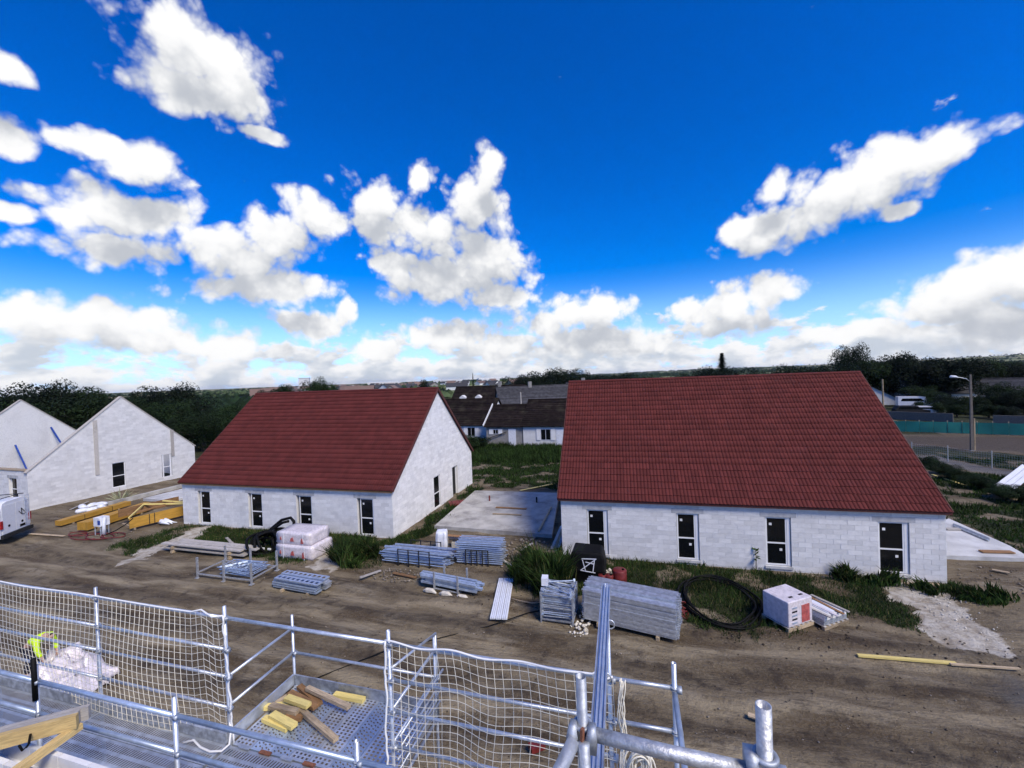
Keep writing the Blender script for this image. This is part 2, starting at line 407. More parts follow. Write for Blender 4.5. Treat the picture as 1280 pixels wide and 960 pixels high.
def graded(a, b, st, far):
    fine = np.arange(a, b+1e-6, st); out = []; x, s = b, st
    while x < far: s *= 1.22; x += s; out.append(x)
    lo = []; x, s = a, st
    while x > -far: s *= 1.22; x -= s; lo.append(x)
    return np.array(lo[::-1]+list(fine)+out)
def ground_z(u, v):
    near = 1-sstep(np.hypot(u, v), 60, 90)
    z = (fbm(u*.35, v*.35, 4, 3)-.5)*.16+(fbm(u*2.2, v*2.2, 3, 8)-.5)*.06
    lane = sstep(v, 7, 9)*(1-sstep(v, 15, 17))
    wv = v+(fbm(u*.12, v*.1, 3, 17)-.5)*2.2
    z += lane*.045*np.sin(wv*4.4)*(0.5+1.2*fbm(u*.25, v*.6, 3, 21))+lane*(fbm(u*.8, v*5, 3, 77)-.5)*.05
    z = z*near-.02
    # hills on the skyline
    d = np.hypot(u, v); az = np.arctan2(u*UX.x+v*VX.x, u*UX.y+v*VX.y)
    hill = sstep(d, 1500, 3600)*(1-sstep(d, 5200, 9000))
    z = z+hill*(4+14*sstep(az, -.1, .5)+14*sstep(az, .7, .9)+8*(fbm(u*.0012, v*.0012, 3, 5)-.5))
    return z
gu, gv = graded(-46, 34, .24, 9500), graded(3, 37, .2, 9500)
UU, VV = np.meshgrid(gu, gv); ZZ = ground_z(UU, VV)
XX, YY = UU*UX.x+VV*VX.x, UU*UX.y+VV*VX.y
nu, nv = len(gu), len(gv); idx = np.arange(nu*nv).reshape(nv, nu)
FC = np.stack([idx[:-1, :-1], idx[:-1, 1:], idx[1:, 1:], idx[1:, :-1]], -1).reshape(-1, 4)
def ground_material():
    m = bpy.data.materials.new('ground'); m.use_nodes = True; n = N(m.node_tree); p = m.node_tree.nodes['Principled BSDF']
    tc = n.new('ShaderNodeTexCoord').outputs['Object']
    rot = n.new('ShaderNodeVectorRotate', rotation_type='Z_AXIS'); n.put(rot.inputs['Vector'], tc); rot.inputs['Angle'].default_value = -YAW
    st = n.v('MULTIPLY', rot.outputs[0], (.35, 1.5, 1))
    at = n.new('ShaderNodeAttribute', attribute_name='mask'); sp = n.new('ShaderNodeSeparateColor'); n.put(sp.inputs[0], at.outputs['Color'])
    pth = n.new('ShaderNodeAttribute', attribute_name='path').outputs['Fac']
    big = n.noise(st, .55, 5, .6); mid = n.noise(tc, 2.2, 6, .65); fine = n.noise(tc, 14, 5, .7)
    c = n.mix(n.step(big, .35, .65), (.085, .059, .031, 1), (.205, .163, .100, 1))
    c = n.mix(n.step(n.noise(st, .9, 6, .7, dist=.6), .50, .68, 0, .75), c, (.29, .245, .17, 1))
    c = n.mix(n.step(mid, .52, .70, 0, .8), c, (.050, .036, .024, 1))
    c = n.mix(n.step(fine, .42, .75, 0, .5), c, (.21, .175, .13, 1))
    c = n.mix(n.step(n.noise(tc, 38, 2, .5), .69, .73, 0, .7), c, (.34, .32, .28, 1))
    sy = n.new('ShaderNodeSeparateXYZ'); n.put(sy.inputs[0], rot.outputs[0])
    wob = n.m('MULTIPLY', n.m('SUBTRACT', n.noise(n.v('MULTIPLY', rot.outputs[0], (.10, .12, 1)), 1.0, 3, .5), .5), 5.0)
    tr = n.m('SINE', n.m('MULTIPLY', n.m('ADD', sy.outputs[1], wob), 3.3))
    trk = n.m('MULTIPLY', n.step(tr, .35, .95), n.step(n.noise(st, 1.6, 6, .7), .36, .60))
    lane = n.m('MULTIPLY', n.step(sy.outputs[1], 5.5, 8.5), n.step(sy.outputs[1], 17.5, 14.5))
    c = n.mix(n.m('MULTIPLY', n.m('MULTIPLY', trk, lane), .75), c, (.34, .28, .18, 1))
    c = n.mix(n.m('MULTIPLY', n.m('MULTIPLY', n.step(tr, -.45, -.95), lane), n.step(mid, .4, .6, .2, .65)), c, (.045, .033, .022, 1))
    gcol = n.mix(n.step(n.noise(tc, .8, 5, .6), .38, .62), (.010, .018, .005, 1), (.036, .044, .014, 1))
    gcol = n.mix(n.step(fine, .4, .7, 0, .6), gcol, (.055, .045, .022, 1))
    c = n.mix(n.step(n.m('ADD', sp.outputs[0], n.m('MULTIPLY', n.m('SUBTRACT', mid, .5), .7)), .35, .65), c, gcol)
    chk = n.mix(n.step(mid, .35, .65), (.33, .28, .21, 1), (.56, .52, .44, 1))
    c = n.mix(n.step(n.m('ADD', sp.outputs[1], n.m('MULTIPLY', n.m('SUBTRACT', n.noise(tc, 3.5, 6, .7), .5), 1.3)), .35, .6), c, chk)
    c = n.mix(n.m('MULTIPLY', sp.outputs[2], .95), c, n.mix(n.noise(n.v('MULTIPLY', rot.outputs[0], (.2, 3, 1)), 1.2, 4), (.055, .042, .030, 1), (.095, .075, .055, 1)))
    c = n.mix(n.m('MULTIPLY', pth, n.step(mid, .3, .6, .35, .9)), c, (.12, .105, .08, 1))
    # countryside beyond the site: patchwork of fields
    ln = n.v('LENGTH', tc)
    vor = n.new('ShaderNodeTexVoronoi', feature='F1'); n.put(vor.inputs['Vector'], n.v('MULTIPLY', tc, (1, 1, 0))); vor.inputs['Scale'].default_value = .0042
    sv = n.new('ShaderNodeSeparateColor'); n.put(sv.inputs[0], vor.outputs['Color'])
    fcol = n.mix(sv.outputs[0], (.07, .11, .035, 1), (.22, .22, .09, 1))
    fcol = n.mix(n.step(sv.outputs[1], .62, .66), fcol, (.26, .23, .12, 1))
    fcol = n.mix(n.step(n.noise(tc, .006, 5, .65), .54, .60, 0, .85), fcol, (.02, .036, .015, 1))
    c = n.mix(n.step(ln, 110, 260), c, fcol)
    n.put(p.inputs['Base Color'], c)
    n.put(p.inputs['Roughness'], n.step(n.m('MULTIPLY', pth, big), .1, .5, .92, .45)); p.inputs['Specular IOR Level'].default_value = .25
    b = n.new('ShaderNodeBump'); b.inputs['Strength'].default_value = 1.0; b.inputs['Distance'].default_value = .10
    hgt = n.m('ADD', n.m('ADD', mid, n.m('MULTIPLY', fine, .5)), n.noise(st, 6, 5, .7)); n.put(b.inputs['Height'], hgt)
    n.put(p.inputs['Normal'], b.outputs[0])
    MATS['ground'] = m
ground_material()
gme = fast_mesh('ground', np.stack([XX, YY, ZZ], -1).reshape(-1, 3), FC, 'ground', smooth=True)
mg, mc, mf, mp = masks(UU, VV)
ca = gme.attributes.new('mask', 'FLOAT_COLOR', 'POINT')
ca.data.foreach_set('color', np.stack([mg, mc, mf, np.ones_like(mg)], -1).astype(np.float32).ravel())
pa = gme.attributes.new('path', 'FLOAT', 'POINT'); pa.data.foreach_set('value', mp.astype(np.float32).ravel())
tag(link('ground', gme), kind='structure')
def gz(u, v): return float(ground_z(np.array([float(u)]), np.array([float(v)]))[0])

# ------------------------------------------------------------------ houses under construction
D, WH, RH = 11.92, 2.75, 7.94
SLOPE = math.atan2(RH-WH, D/2)
def tile_mesh():
    mb = MB(); wd, ln = .30, .375
    prof = [(0, .0), (.03, .022), (.07, .028), (.11, .006), (.15, .0), (.18, .022), (.22, .028), (.26, .006), (.298, .0)]
    for x, z in prof: mb.v += [(x, 0, z+.030), (x, ln, z+.002), (x, 0, z-.004)]
    for i in range(len(prof)-1):
        a, b = i*3, i*3+3
        mb.face((a, b, b+1, a+1)); mb.face((a+2, b+2, b, a))
    me = mb.mesh('tile', 'tile')
    return me, mb
TILE, TILE_MB = tile_mesh()
BLOCK = MB().box((0, 0, 0), (1, 1, 1), .5).mesh('block', 'block')
def wall_cells(L, hfun, openings, bw=.5, bh=.2, joint=.013):
    """block rectangles (x0,x1,z0,z1) of a wall of length L, cut at openings and under the height profile hfun"""
    cells = []; k = 0; z = 0.0
    zmax = max(hfun(x) for x in np.linspace(0, L, 60))
    while z < zmax-.04:
        z1 = min(z+bh, zmax); x = -(k % 2)*bw/2
        while x < L:
            a, b = max(x, 0), min(x+bw, L); parts = [(a, b)]
            for (o0, o1, p0, p1) in openings:
                if z1 > p0+.03 and z < p1-.03:
                    q = []
                    for (a2, b2) in parts:
                        if o0 > a2: q.append((a2, min(b2, o0)))
                        if o1 < b2: q.append((max(a2, o1), b2))
                    parts = q
            for (a2, b2) in parts:
                if b2-a2 > .06 and min(hfun(a2), hfun(b2)) >= z1-.02: cells.append((a2+joint/2, b2-joint/2, z+joint/2, z1-joint/2))
            x += bw
        z += bh; k += 1
    return cells
def wall_solid(mb, L, h, openings, t=.2):
    """flat wall of height h with openings, from vertical strips (front face y=0, back y=t)"""
    xs = sorted({0, L, *[o[0] for o in openings], *[o[1] for o in openings]})
    for a, b in zip(xs[:-1], xs[1:]):
        op = [o for o in openings if o[0] < (a+b)/2 < o[1]]
        if not op: mb.box((a, 0, -.4), (b, t, h), .5)
        else:
            o = op[0]
            mb.box((a, 0, -.4), (b, t, o[2]), .5); mb.box((a, 0, o[3]), (b, t, h), .5)
def window(parent, x0, x1, z0, z1, y=.12, side=0, stickers=True):
    f = .055; zm = z0+(z1-z0)*.46
    mb = MB()
    mb.box((x0, y, z0), (x0+f, y+.06, z1)); mb.box((x1-f, y, z0), (x1, y+.06, z1))
    for a, b in ((z0, z0+f), (zm-f/2, zm+f/2), (z1-f, z1)): mb.box((x0+f, y, a), (x1-f, y+.06, b))
    o = mb.build('window', 'pvc', parent)
    for a, b in ((z0+f, zm-f/2), (zm+f/2, z1-f)):
        MB().box((x0+f, y+.025, a), (x1-f, y+.035, b)).build('pane', 'glass_dark', o)
        if stickers:
            sx = x0+f+(x1-x0-2*f)*(.2 if a > zm else .75); s = .10
            MB().box((sx-s/2, y+.019, b-.30), (sx+s/2, y+.0235, b-.20)).build('sticker', 'sticker', o)
    return o
def gable_h(y): return WH+(RH-WH)*(1-abs(y-D/2)/(D/2))-.06
def house(name, label, x, y, yaw, L, g, front_open, gable_open, blocks_single, tiles_single, group=None, roof=True):
    t = thing(name, label, 'house', (x, y, g), yaw, group)
    # front wall: mortar body with proud blocks
    fw = MB(); wall_solid(fw, L, WH, front_open); fwo = fw.build('front_wall', 'mortar', t)
    cells = wall_cells(L, lambda q: WH, front_open)
    if blocks_single:
        cells_s = cells[:300] if len(cells) > 300 else cells; rest = cells[300:]
        random.Random(4).shuffle(cells)
        for a, b, c, d in cells[:300]:
            dp = random.uniform(.005, .009)
            inst('block', BLOCK, fwo, (a, -dp, c), scale=(b-a, dp+.002, d-c))
        rest = cells[300:]
    else: rest = cells
    if rest:
        mb = MB()
        for a, b, c, d in rest: mb.box((a, -random.uniform(.005, .009), c), (b, .002, d))
        tag(mb.build('block_courses', 'block', fwo), kind='stuff')
    for a, b, c, d in front_open: MB().box((a-.2, -.012, d+.004), (b+.2, .0, d+.2)).build('lintel', 'lintel', fwo)
    # gable walls
    for side in (0, 1):
        ops = gable_open if side else []
        mb = MB(); xs = sorted({0, D/2, D, *[o[0] for o in ops], *[o[1] for o in ops]}); ys = xs
        for a, b in zip(ys[:-1], ys[1:]):
            op = [o for o in ops if o[0] < (a+b)/2 < o[1]]
            x0, x1 = (L-.2, L) if side else (0, .2)
            a_, b_ = max(a, .201), min(b, D-.201)
            if a_ >= b_: continue
            if not op: mb.prism([(a_, -.4), (b_, -.4), (b_, gable_h(b_)), (a_, gable_h(a_))], .2, 'x', x0)
            else:
                o = op[0]; mb.prism([(a_, -.4), (b_, -.4), (b_, o[2]), (a_, o[2])], .2, 'x', x0)
                mb.prism([(a_, o[3]), (b_, o[3]), (b_, gable_h(b_)), (a_, gable_h(a_))], .2, 'x', x0)
        gw = mb.build('gable_wall', 'mortar', t)
        mb = MB()
        for a, b, c, d in wall_cells(D, gable_h, ops):
            p = random.uniform(.004, .007)
            mb.box((L-.002, a, c), (L+p, b, d)) if side else mb.box((-p, a, c), (.002, b, d))
        tag(mb.build('block_courses', 'block', gw), kind='stuff')
    mb = MB(); mb.box((0, D-.2, -.4), (L, D, WH)); mb.build('back_wall', 'mortar', t)
    if roof:
        ov, eo = .12, .14
        sl = Vector((0, math.cos(SLOPE), math.sin(SLOPE)))
        rf = MB(); y0, z0 = -eo, WH-eo*math.tan(SLOPE)+.02
        th = .05
        poly = [(y0, z0), (D/2, RH), (D-y0, z0), (D-y0, z0+th), (D/2, RH+th), (y0, z0+th)]
        rf.prism(poly, L+2*ov-.004, 'x', -ov+.002); ro = rf.build('roof', 'verge', t)
        n_cols = int(round((L+2*ov)/.30)); tw = (L+2*ov)/n_cols
        slope_len = math.hypot(D/2+eo, RH-z0); n_rows = int(slope_len/.34); rl = slope_len/n_rows
        rows = []
        for r in range(n_rows):
            for c in range(n_cols): rows.append((r, c))
        single = 300 if tiles_single else 0
        sV, sF, sR = [], [], []; tv = np.array(TILE_MB.v)*np.array([tw/.30, rl/.34, 1]); tf = np.array(TILE_MB.f); base = 0
        cs, sn = math.cos(SLOPE), math.sin(SLOPE)
        for back in (0, 1):
            for i, (r, c) in enumerate(rows):
                jz = random.uniform(-.003, .004); jx = random.uniform(-.002, .002)
                if back == 0 and i < single:
                    o = inst('tile', TILE, ro, (-ov+c*tw+jx, y0+r*rl*cs-(th+.012+jz)*sn, z0+r*rl*sn+(th+.012+jz)*cs), (SLOPE, 0, 0), (tw/.30, rl/.34, 1))
                    continue
                v = tv.copy(); v[:, 2] += th+.012+jz; v[:, 0] += -ov+c*tw+jx; v[:, 1] += r*rl
                q = np.empty_like(v); q[:, 0] = v[:, 0]; q[:, 1] = y0+v[:, 1]*cs-v[:, 2]*sn; q[:, 2] = z0+v[:, 1]*sn+v[:, 2]*cs
                if back: q[:, 1] = D-q[:, 1]
                sV.append(q); sF.append((tf[:, ::-1] if back else tf)+base); sR.append(np.full(len(tf), random.random())); base += len(q)
        me = fast_mesh('tile_courses', np.concatenate(sV), np.concatenate(sF), 'tile', np.concatenate(sR))
        tag(link('tile_courses', me, ro), kind='stuff')
        # ridge caps
        mb = MB(); xx = -ov
        while xx < L+ov-.05:
            x1 = min(xx+.40, L+ov); zb = RH+th+.03
            pr = [(D/2+.15*math.cos(a), zb-.03+.10*math.sin(a)+.006*random.random()) for a in np.linspace(math.pi, 0, 7)]
            mb.prism(pr, x1-xx-.01, 'x', xx); xx += .40
        tag(mb.build('ridge_caps', 'tile', ro), kind='stuff')
        # verge boards, eave batten
        for xx in (-ov-.03, L+ov):
            for sgn in (0, 1):
                A = (xx+.015, D if 0 else (y0 if not sgn else D-y0), z0+.03); Bp = (xx+.015, D/2, RH+.03)
                MB().beam(A, Bp, .03, .16).build('verge_board', 'verge', ro)
        MB().box((-ov, y0-.02, z0-.05), (L+ov, y0, z0+.04)).build('eave_board', 'verge' if tiles_single else 'wood_brown', ro)
    return t
def proj_x(px_list, x, y, yaw, g, zc=1.0):                     # positions along a front wall of the given pixel columns
    out = []
    d = Vector((math.cos(yaw), math.sin(yaw), 0)); nrm = Vector((-d.y, d.x, 0)); o = Vector((x, y, 0))
    for px, py in px_list:
        r = ray(px, py); t = nrm.dot(o)/nrm.dot(r); P = r*t; out.append((P-o).dot(d))
    return out
# right house
RX = (2.076, 19.643, -.2521, 14.73, .02)
q = proj_x([(734, 660), (760, 660), (846, 670), (874, 670), (957, 675), (989, 675), (1098, 685), (1137, 685)], *RX[:3], 0)
fo = [(q[i], q[i+1], .10, 2.20) for i in range(0, 8, 2)]
hR = house('unfinished_house', 'white block house shell with red tiled roof beside the tall panel stack', *RX[:4], RX[4], fo, [], True, True, 'houses under construction')
for a, b, c, d in fo:
    wn = window(hR, a+.02, b-.14, c+.08, d-.01, y=.05)
    MB().box((b-.139, .04, c+.08), (b-.02, .10, d-.01)).build('window_jamb', 'pvc', wn)
    MB().box((a-.04, -.05, c-.05), (b+.04, .12, c+.06)).build('sill', 'concrete_pale', wn)
# left house
LX = (-21.086, 26.536, -.2689, 14.95, -.10)
q = proj_x([(248, 635), (263, 635), (311, 640), (328, 640), (371, 640), (390, 640), (447, 645), (467, 645)], *LX[:3], 0)
fo = [(q[i], q[i+1], .12, 2.20) for i in range(0, 8, 2)]
go = [(5.0, 5.95, .12, 2.20), (8.0, 8.95, .0, 2.20)]
hL = house('unfinished_house', 'white block house shell with red tiled roof behind the wrapped board stack', *LX[:4], LX[4], fo, go, False, False, 'houses under construction')
for a, b, c, d in fo:
    wn = window(hL, a+.16, b-.02, c+.06, d-.01, y=.05)
    MB().box((a-.04, -.05, c-.05), (b+.04, .12, c+.045)).build('sill', 'concrete_pale', wn)
# gable window and door of the left house (its right-hand gable is at local x = L)
def gable_window(parent, L, y0, y1, z0, z1, door=False):
    if door:
        o = MB().box((L-.16, y0+.02, z0), (L-.10, y0+.09, z1)).box((L-.16, y1-.09, z0), (L-.10, y1-.02, z1)).box((L-.16, y0+.09, z1-.07), (L-.10, y1-.09, z1)).build('door_frame', 'pvc', parent)
        MB().box((L-.19, y0+.09, z0), (L-.165, y1-.09, z1-.07)).build('doorway_dark', 'opening_dark', o)  # near-black sheet standing in for the dark inside the door opening
        return
    f = .055; zm = z0+(z1-z0)*.46; x0, x1 = L-.10, L-.04; mb = MB()
    mb.box((x0, y0, z0), (x1, y0+f, z1)); mb.box((x0, y1-f, z0), (x1, y1, z1))
    for a, b in ((z0, z0+f), (zm-f/2, zm+f/2), (z1-f, z1)): mb.box((x0, y0+f, a), (x1, y1-f, b))
    o = mb.build('window', 'pvc', parent)
    for a, b in ((z0+f, zm-f/2), (zm+f/2, z1-f)): MB().box((x0+.02, y0+f, a), (x0+.03, y1-f, b)).build('pane', 'glass_dark', o)
gable_window(hL, LX[3], go[0][0]+.02, go[0][1]-.02, go[0][2], go[0][3])
gable_window(hL, LX[3], *go[1], door=True)
# far-left house: walls only, no roof yet
HX, HY, HYAW, HG = -35.76, 30.79, -.3181, .12; L3 = 15.0
ox, oy = HX-L3*math.cos(HYAW), HY-L3*math.sin(HYAW)
go3 = [(5.05, 6.05, .2, 2.3), (8.9, 9.8, .2, 2.3)]
fo3 = [(12.6, 13.6, .6, 2.2), (9.4, 10.4, .2, 2.2)]
h3 = house('roofless_house', 'white block house shell without a roof, two vertical timbers on its gable', ox, oy, HYAW, L3, HG, fo3, go3, False, False, None, roof=False)
gable_window(h3, L3, go3[0][0]+.02, go3[0][1]-.02, .2, 2.3)
mb = MB()
mb.box((L3-.10, 9.0, .2), (L3-.04, 9.08, 2.3)); mb.box((L3-.10, 9.62, .2), (L3-.04, 9.72, 2.3)); mb.box((L3-.1, 9.08, 1.1), (L3-.04, 9.62, 1.16))
mb.build('window_frame', 'pvc', h3)
for y0_ in (3.95, 9.75): MB().box((L3+.01, y0_, 1.55 if y0_ < 5 else 2.0), (L3+.06, y0_+.26, gable_h(y0_)-.05)).build('vertical_timber', 'wood_grey', h3)
for x_ in (L3-.1, .1):
    for (ya, za, yb, zb) in ((-.1, WH-.1, D/2, RH-.01), (D+.1, WH-.1, D/2, RH-.01)):
        MB().beam((x_, ya, za), (x_, yb, zb), .30, .07).build('coping_board', 'wood_grey', h3)
mb = MB(); mb.box((.3, -.05, WH+.01), (L3-.2, .45, WH+.07)); mb.build('wall_plate', 'wood_old', h3)
window(h3, fo3[0][0]+.02, fo3[0][1]-.02, .62, 2.18, stickers=False); window(h3, fo3[1][0]+.02, fo3[1][1]-.02, .22, 2.18, stickers=False)
m3 = Matrix.Translation((ox, oy, HG)) @ Matrix.Rotation(HYAW, 4, 'Z')
for a, b in (((.25, 8.0, 5.0), (2.6, 8.9, .3)), ((.25, 2.8, 4.0), (2.4, 3.4, .3)), ((.25, 5.4, 3.6), (2.6, 5.4, .3))):
    mb = MB().beam(tuple(m3 @ Vector(a)), tuple(m3 @ Vector(b)), .10, .10)
    tag(mb.build('wall_prop', 'plastic_blue'), 'blue steel prop bracing the inside of the roofless house gable', 'prop', 'blue wall props')
# footing strip and kerb beams beside it
tag(MB().box((0, 0, -.3), (.35, 12.6, .26), None, Matrix.Translation(S(-38.2+.0, 20.3, 0)) @ Matrix.Rotation(HYAW, 4, 'Z')).build('footing_beam', 'concrete'), 'long grey concrete footing beam along the roofless house gable', 'beam')
tag(MB().box((1.4, 3.0, -.3), (4.6, 12.0, .16), None, Matrix.Translation(S(-38.2, 20.3, 0)) @ Matrix.Rotation(HYAW, 4, 'Z')).build('terrace_slab', 'concrete_pale'), kind='structure')

# slabs
def slab(name, pix, z, mat, kind='structure'):
    P = [G(*p, z) for p in pix]; mb = MB(); mb.prism([(p.x, p.y) for p in P], z+.3, 'z', -.3)
    return tag(mb.build(name, mat), kind=kind)
slab('concrete_slab', [(543, 657), (690, 668), (699, 616), (594, 613)], .20, 'concrete')
slab('concrete_slab', [(1176, 694), (1290, 698), (1262, 682), (1186, 648), (1176, 652)], .15, 'concrete_pale')

# ------------------------------------------------------------------ scaffold in front of the camera's building
DECK = 3.42; WN, WI, WF = 4.5, 3.75, 5.68            # net plane, inner guard, far edge of the loading platform
BAYS = [-13.5, -10.85, -8.25, -5.62, -3.0, -.34]
def perforated(L, W, nx, ny, fx=.62, fy=.34, skew=0.0, r=.5):
    """steel plank: top sheet with real slots, turned-down edges; x along, y across, top at z=0"""
    mb = MB(); ex, ey = .03, .02; cx, cy = (L-2*ex)/nx, (W-2*ey)/ny
    mb.v += [(0,0,0),(L,0,0),(L,W,0),(0,W,0),(ex,ey,0),(L-ex,ey,0),(L-ex,W-ey,0),(ex,W-ey,0),(0,0,-.05),(L,0,-.05),(L,W,-.05),(0,W,-.05)]
    for q in ((0,1,5,4),(1,2,6,5),(2,3,7,6),(3,0,4,7),(0,8,9,1),(1,9,10,2),(2,10,11,3),(3,11,8,0)): mb.face(q, r)
    for i in range(nx):
        for j in range(ny):
            x0, y0 = ex+i*cx, ey+j*cy; b = len(mb.v); hx, hy = cx*fx/2, cy*fy/2; mx, my = x0+cx/2, y0+cy/2
            o = (cx*.14 if (j % 2) else -cx*.14) if skew else 0
            mb.v += [(x0,y0,0),(x0+cx,y0,0),(x0+cx,y0+cy,0),(x0,y0+cy,0),(mx-hx+o-skew*cx,my-hy,0),(mx+hx+o-skew*cx,my-hy,0),(mx+hx+o+skew*cx,my+hy,0),(mx-hx+o+skew*cx,my+hy,0)]
            for k in range(4): k2 = (k+1) % 4; mb.face((b+k, b+k2, b+4+k2, b+4+k), r)
    return mb
scaf = thing('scaffold', 'galvanised tube scaffold with perforated decks and a projecting loading platform', 'scaffold', S(0, WN, 0), YAW)
def P(u, w_, z): return (u, w_-WN, z)               # site coordinates -> scaffold local
def pole(u, w_, z0, z1, r=.0242, mat='zinc', hollow=True, name='post'):
    return MB().tube([P(u, w_, z0), P(u, w_, (z0+z1)/2), P(u, w_, z1)], r, 12, hollow=hollow).build(name, mat, scaf, True)
def rail(a, b, r=.0242, mat='zinc', name='rail'):
    return MB().tube([P(*a), P(*b)], r, 10).build(name, mat, scaf, True)
def clamp(parent, u, w_, z):
    mb = MB(); 
    for dz in (-.012, .012): mb.tube([(u+.038*math.cos(a), w_-WN+.038*math.sin(a), z+dz) for a in np.linspace(0, 2*math.pi, 14)[:-1]], .008, 6, closed=True)
    mb.box((u+.02, w_-WN-.045, z-.025), (u+.07, w_-WN+.02, z+.02))
    return mb.build('coupler', 'zinc_dull', parent, True)
for i, u in enumerate(BAYS):
    top = 5.36 if u < -1 else 6.2
    po = pole(u, WN, .02, top)
    for z in (5.2, 4.75, 4.36, 3.92): clamp(po, u, WN, z)
    if u < -1:
        pi = pole(u+.06, WI, .02, 4.63, .027)
        for z in (4.41, 3.95): clamp(pi, u+.06, WI, z)
for a, b in zip(BAYS[:-1], BAYS[1:]):
    for z in (5.2, 4.75, 4.36, 3.92):
        if -5.7 < a < -5.5 and z != 5.2: continue       # open bay in front of the platform
        rail((a, WN, z), (b, WN, z), .021 if z != 5.2 else .024)
    rail((a+.06, WI, 4.41), (b+.06, WI, 4.41), .029, 'zinc_blue'); rail((a+.06, WI, 3.95), (b+.06, WI, 3.95), .029, 'zinc_blue')
    MB().box(P(a+.02, WN-.05, DECK+.01), P(b-.02, WN-.022, DECK+.16)).build('toe_board', 'zinc_dull', scaf) if not (-5.7 < a < -5.5) else None
for u in BAYS[:-1]: rail((u, WI-.05, DECK-.10), (u, WN+.02, DECK-.10), .027, 'zinc_dull', 'transom')
DK = [perforated(2.58, .325, 54, 2, .46, .66, .22).mesh('deck_plank', 'zinc'), perforated(2.58, .325, 46, 4, .5, .7).mesh('deck_plank', 'zinc')]
for k, a in enumerate(BAYS[:-1]):
    for j in range(2): inst('deck_plank', DK[0], scaf, P(a+.03, WI+.05+j*.335, DECK))
# loading platform: planks run outwards
pa_, pb_ = BAYS[3], BAYS[4]
LK = [perforated(1.2, .312, 22, 4, .55, .5).mesh('deck_plank', 'zinc'), perforated(1.2, .312, 20, 5, .34, .6, .10).mesh('deck_plank', 'zinc_blue'), perforated(1.2, .312, 22, 4, .55, .5).mesh('deck_plank', 'zinc')]
for k in range(8):
    o = inst('deck_plank', LK[(0, 1, 1, 0, 0, 1, 2, 1)[k]], scaf, P(pa_+.05+(k+1)*.318, WN-.02, DECK+.005), (0, 0, math.pi/2))
for u in (pa_, pb_):
    po = pole(u, WF, .02, 4.58, .022)
    for z in (4.36, 3.95): clamp(po, u, WF, z)
    for z in (4.36, 3.95): rail((u, WN, z), (u, WF, z), .021)
    MB().box(P(u-.015, WN+.02, DECK), P(u+.012, WF-.02, DECK+.17)).build('toe_board', 'zinc', scaf)
    rail((u, WN-.1, DECK-.10), (u, WF+.03, DECK-.10), .027, 'zinc_dull', 'transom')
for z, r in ((4.36, .024), (3.95, .022)): rail((pa_, WF, z), (pb_, WF, z), r)
MB().box(P(pa_+.02, WF-.03, DECK), P(pb_-.02, WF-.005, DECK+.17)).build('toe_board', 'zinc_dull', scaf)
for z in (3.6, 3.75, 3.85): rail((pb_+.06, WN, z), (pb_+.06, WF, z), .014)
rail((pb_+.03, WN, 4.9), (pb_+.03, WF, 4.62), .018)
rail((pb_+.10, WN, 4.05), (pb_+.10, WF+.05, 4.05), .016); rail((pb_+.02, WF, 4.62), (pb_+.02, WF, 3.3), .02)
# little red-painted ledger where platform and deck meet
for k in range(7): MB().box(P(pa_+.2+k*.36, WN-.06, DECK+.012), P(pa_+.38+k*.36, WN-.01, DECK+.03)).build('hook', 'rust' if k % 2 else 'zinc', scaf)
# right-hand end bay
po = pole(.31, WN, .02, 5.46)
for z in (5.2, 4.75): rail((-.34, WN, z), (.31, WN, z), .022); clamp(po, .31, WN, z)
rail((.31, WN, 5.17), (.31, 2.6, 5.17), .026, 'zinc_blue')
ge = UW(G(744.5, 960, 6.16)); ge = (-.34+(ge[0]+.34)*1.35, WN+(ge[1]-WN)*1.35)
MB().beam(P(-.34, WN+.03, 6.16), P(*ge, 6.16), .062, .05).build('guard_beam', 'zinc_blue', scaf)
for dx in (-.040, -.012, .012, .040): MB().beam(P(-.34+dx, WN+.03, 6.166), P(ge[0]+dx, ge[1], 6.166), .011, .07).build('guard_flange', 'zinc', scaf)
for w_ in (3.2, 3.9):
    MB().tube([P(-.27+.04*math.cos(a), w_, 6.13+.04*math.sin(a)) for a in np.linspace(0, 2*math.pi, 15)[:-1]], .006, 6, closed=True).build('ring', 'zinc', scaf, True)
# frame right under the camera
fr = thing('scaffold', 'thick weathered scaffold tubes joined by a wedge coupler over the netting', 'scaffold', S(-.27, 1.9, 0), YAW)
def near(pts, r, name, mat='zinc_old', hollow=False, n=20):
    return MB().tube(pts, r, n, hollow=hollow).build(name, mat, fr, True)
near([(0, 0, .05), (0, 0, 3.5), (0, 0, 7.05)], .0242, 'post', 'zinc_dull', True)
near([(.74, 0, .05), (.74, 0, 3.5), (.74, 0, 7.05)], .0300, 'post', 'zinc_old', True)
near([(.035, -.01, 6.80), (.36, -.012, 6.785), (.71, -.01, 6.775)], .029, 'ledger')
near([(-.03, -.06, 6.80), (-.25, -.42, 6.52)], .029, 'brace', 'zinc_dull'); near([(.012, -.07, 6.80), (.02, -.10, 6.2)], .026, 'brace', 'zinc_dull')
mb = MB()
for a, b in ((-.062, -.02), (.022, .064)):
    mb.prism([(a, 6.74), (b, 6.74), (b+.004, 6.80), (b-.004, 6.85), (a+.010, 6.85), (a-.006, 6.80)], .05, 'y', -.055)
for z in (6.755, 6.83): mb.tube([(.036*math.cos(a), .036*math.sin(a), z) for a in np.linspace(0, 2*math.pi, 19)[:-1]], .010, 8, closed=True)
cpl = mb.build('wedge_coupler', 'zinc_dull', fr, True)
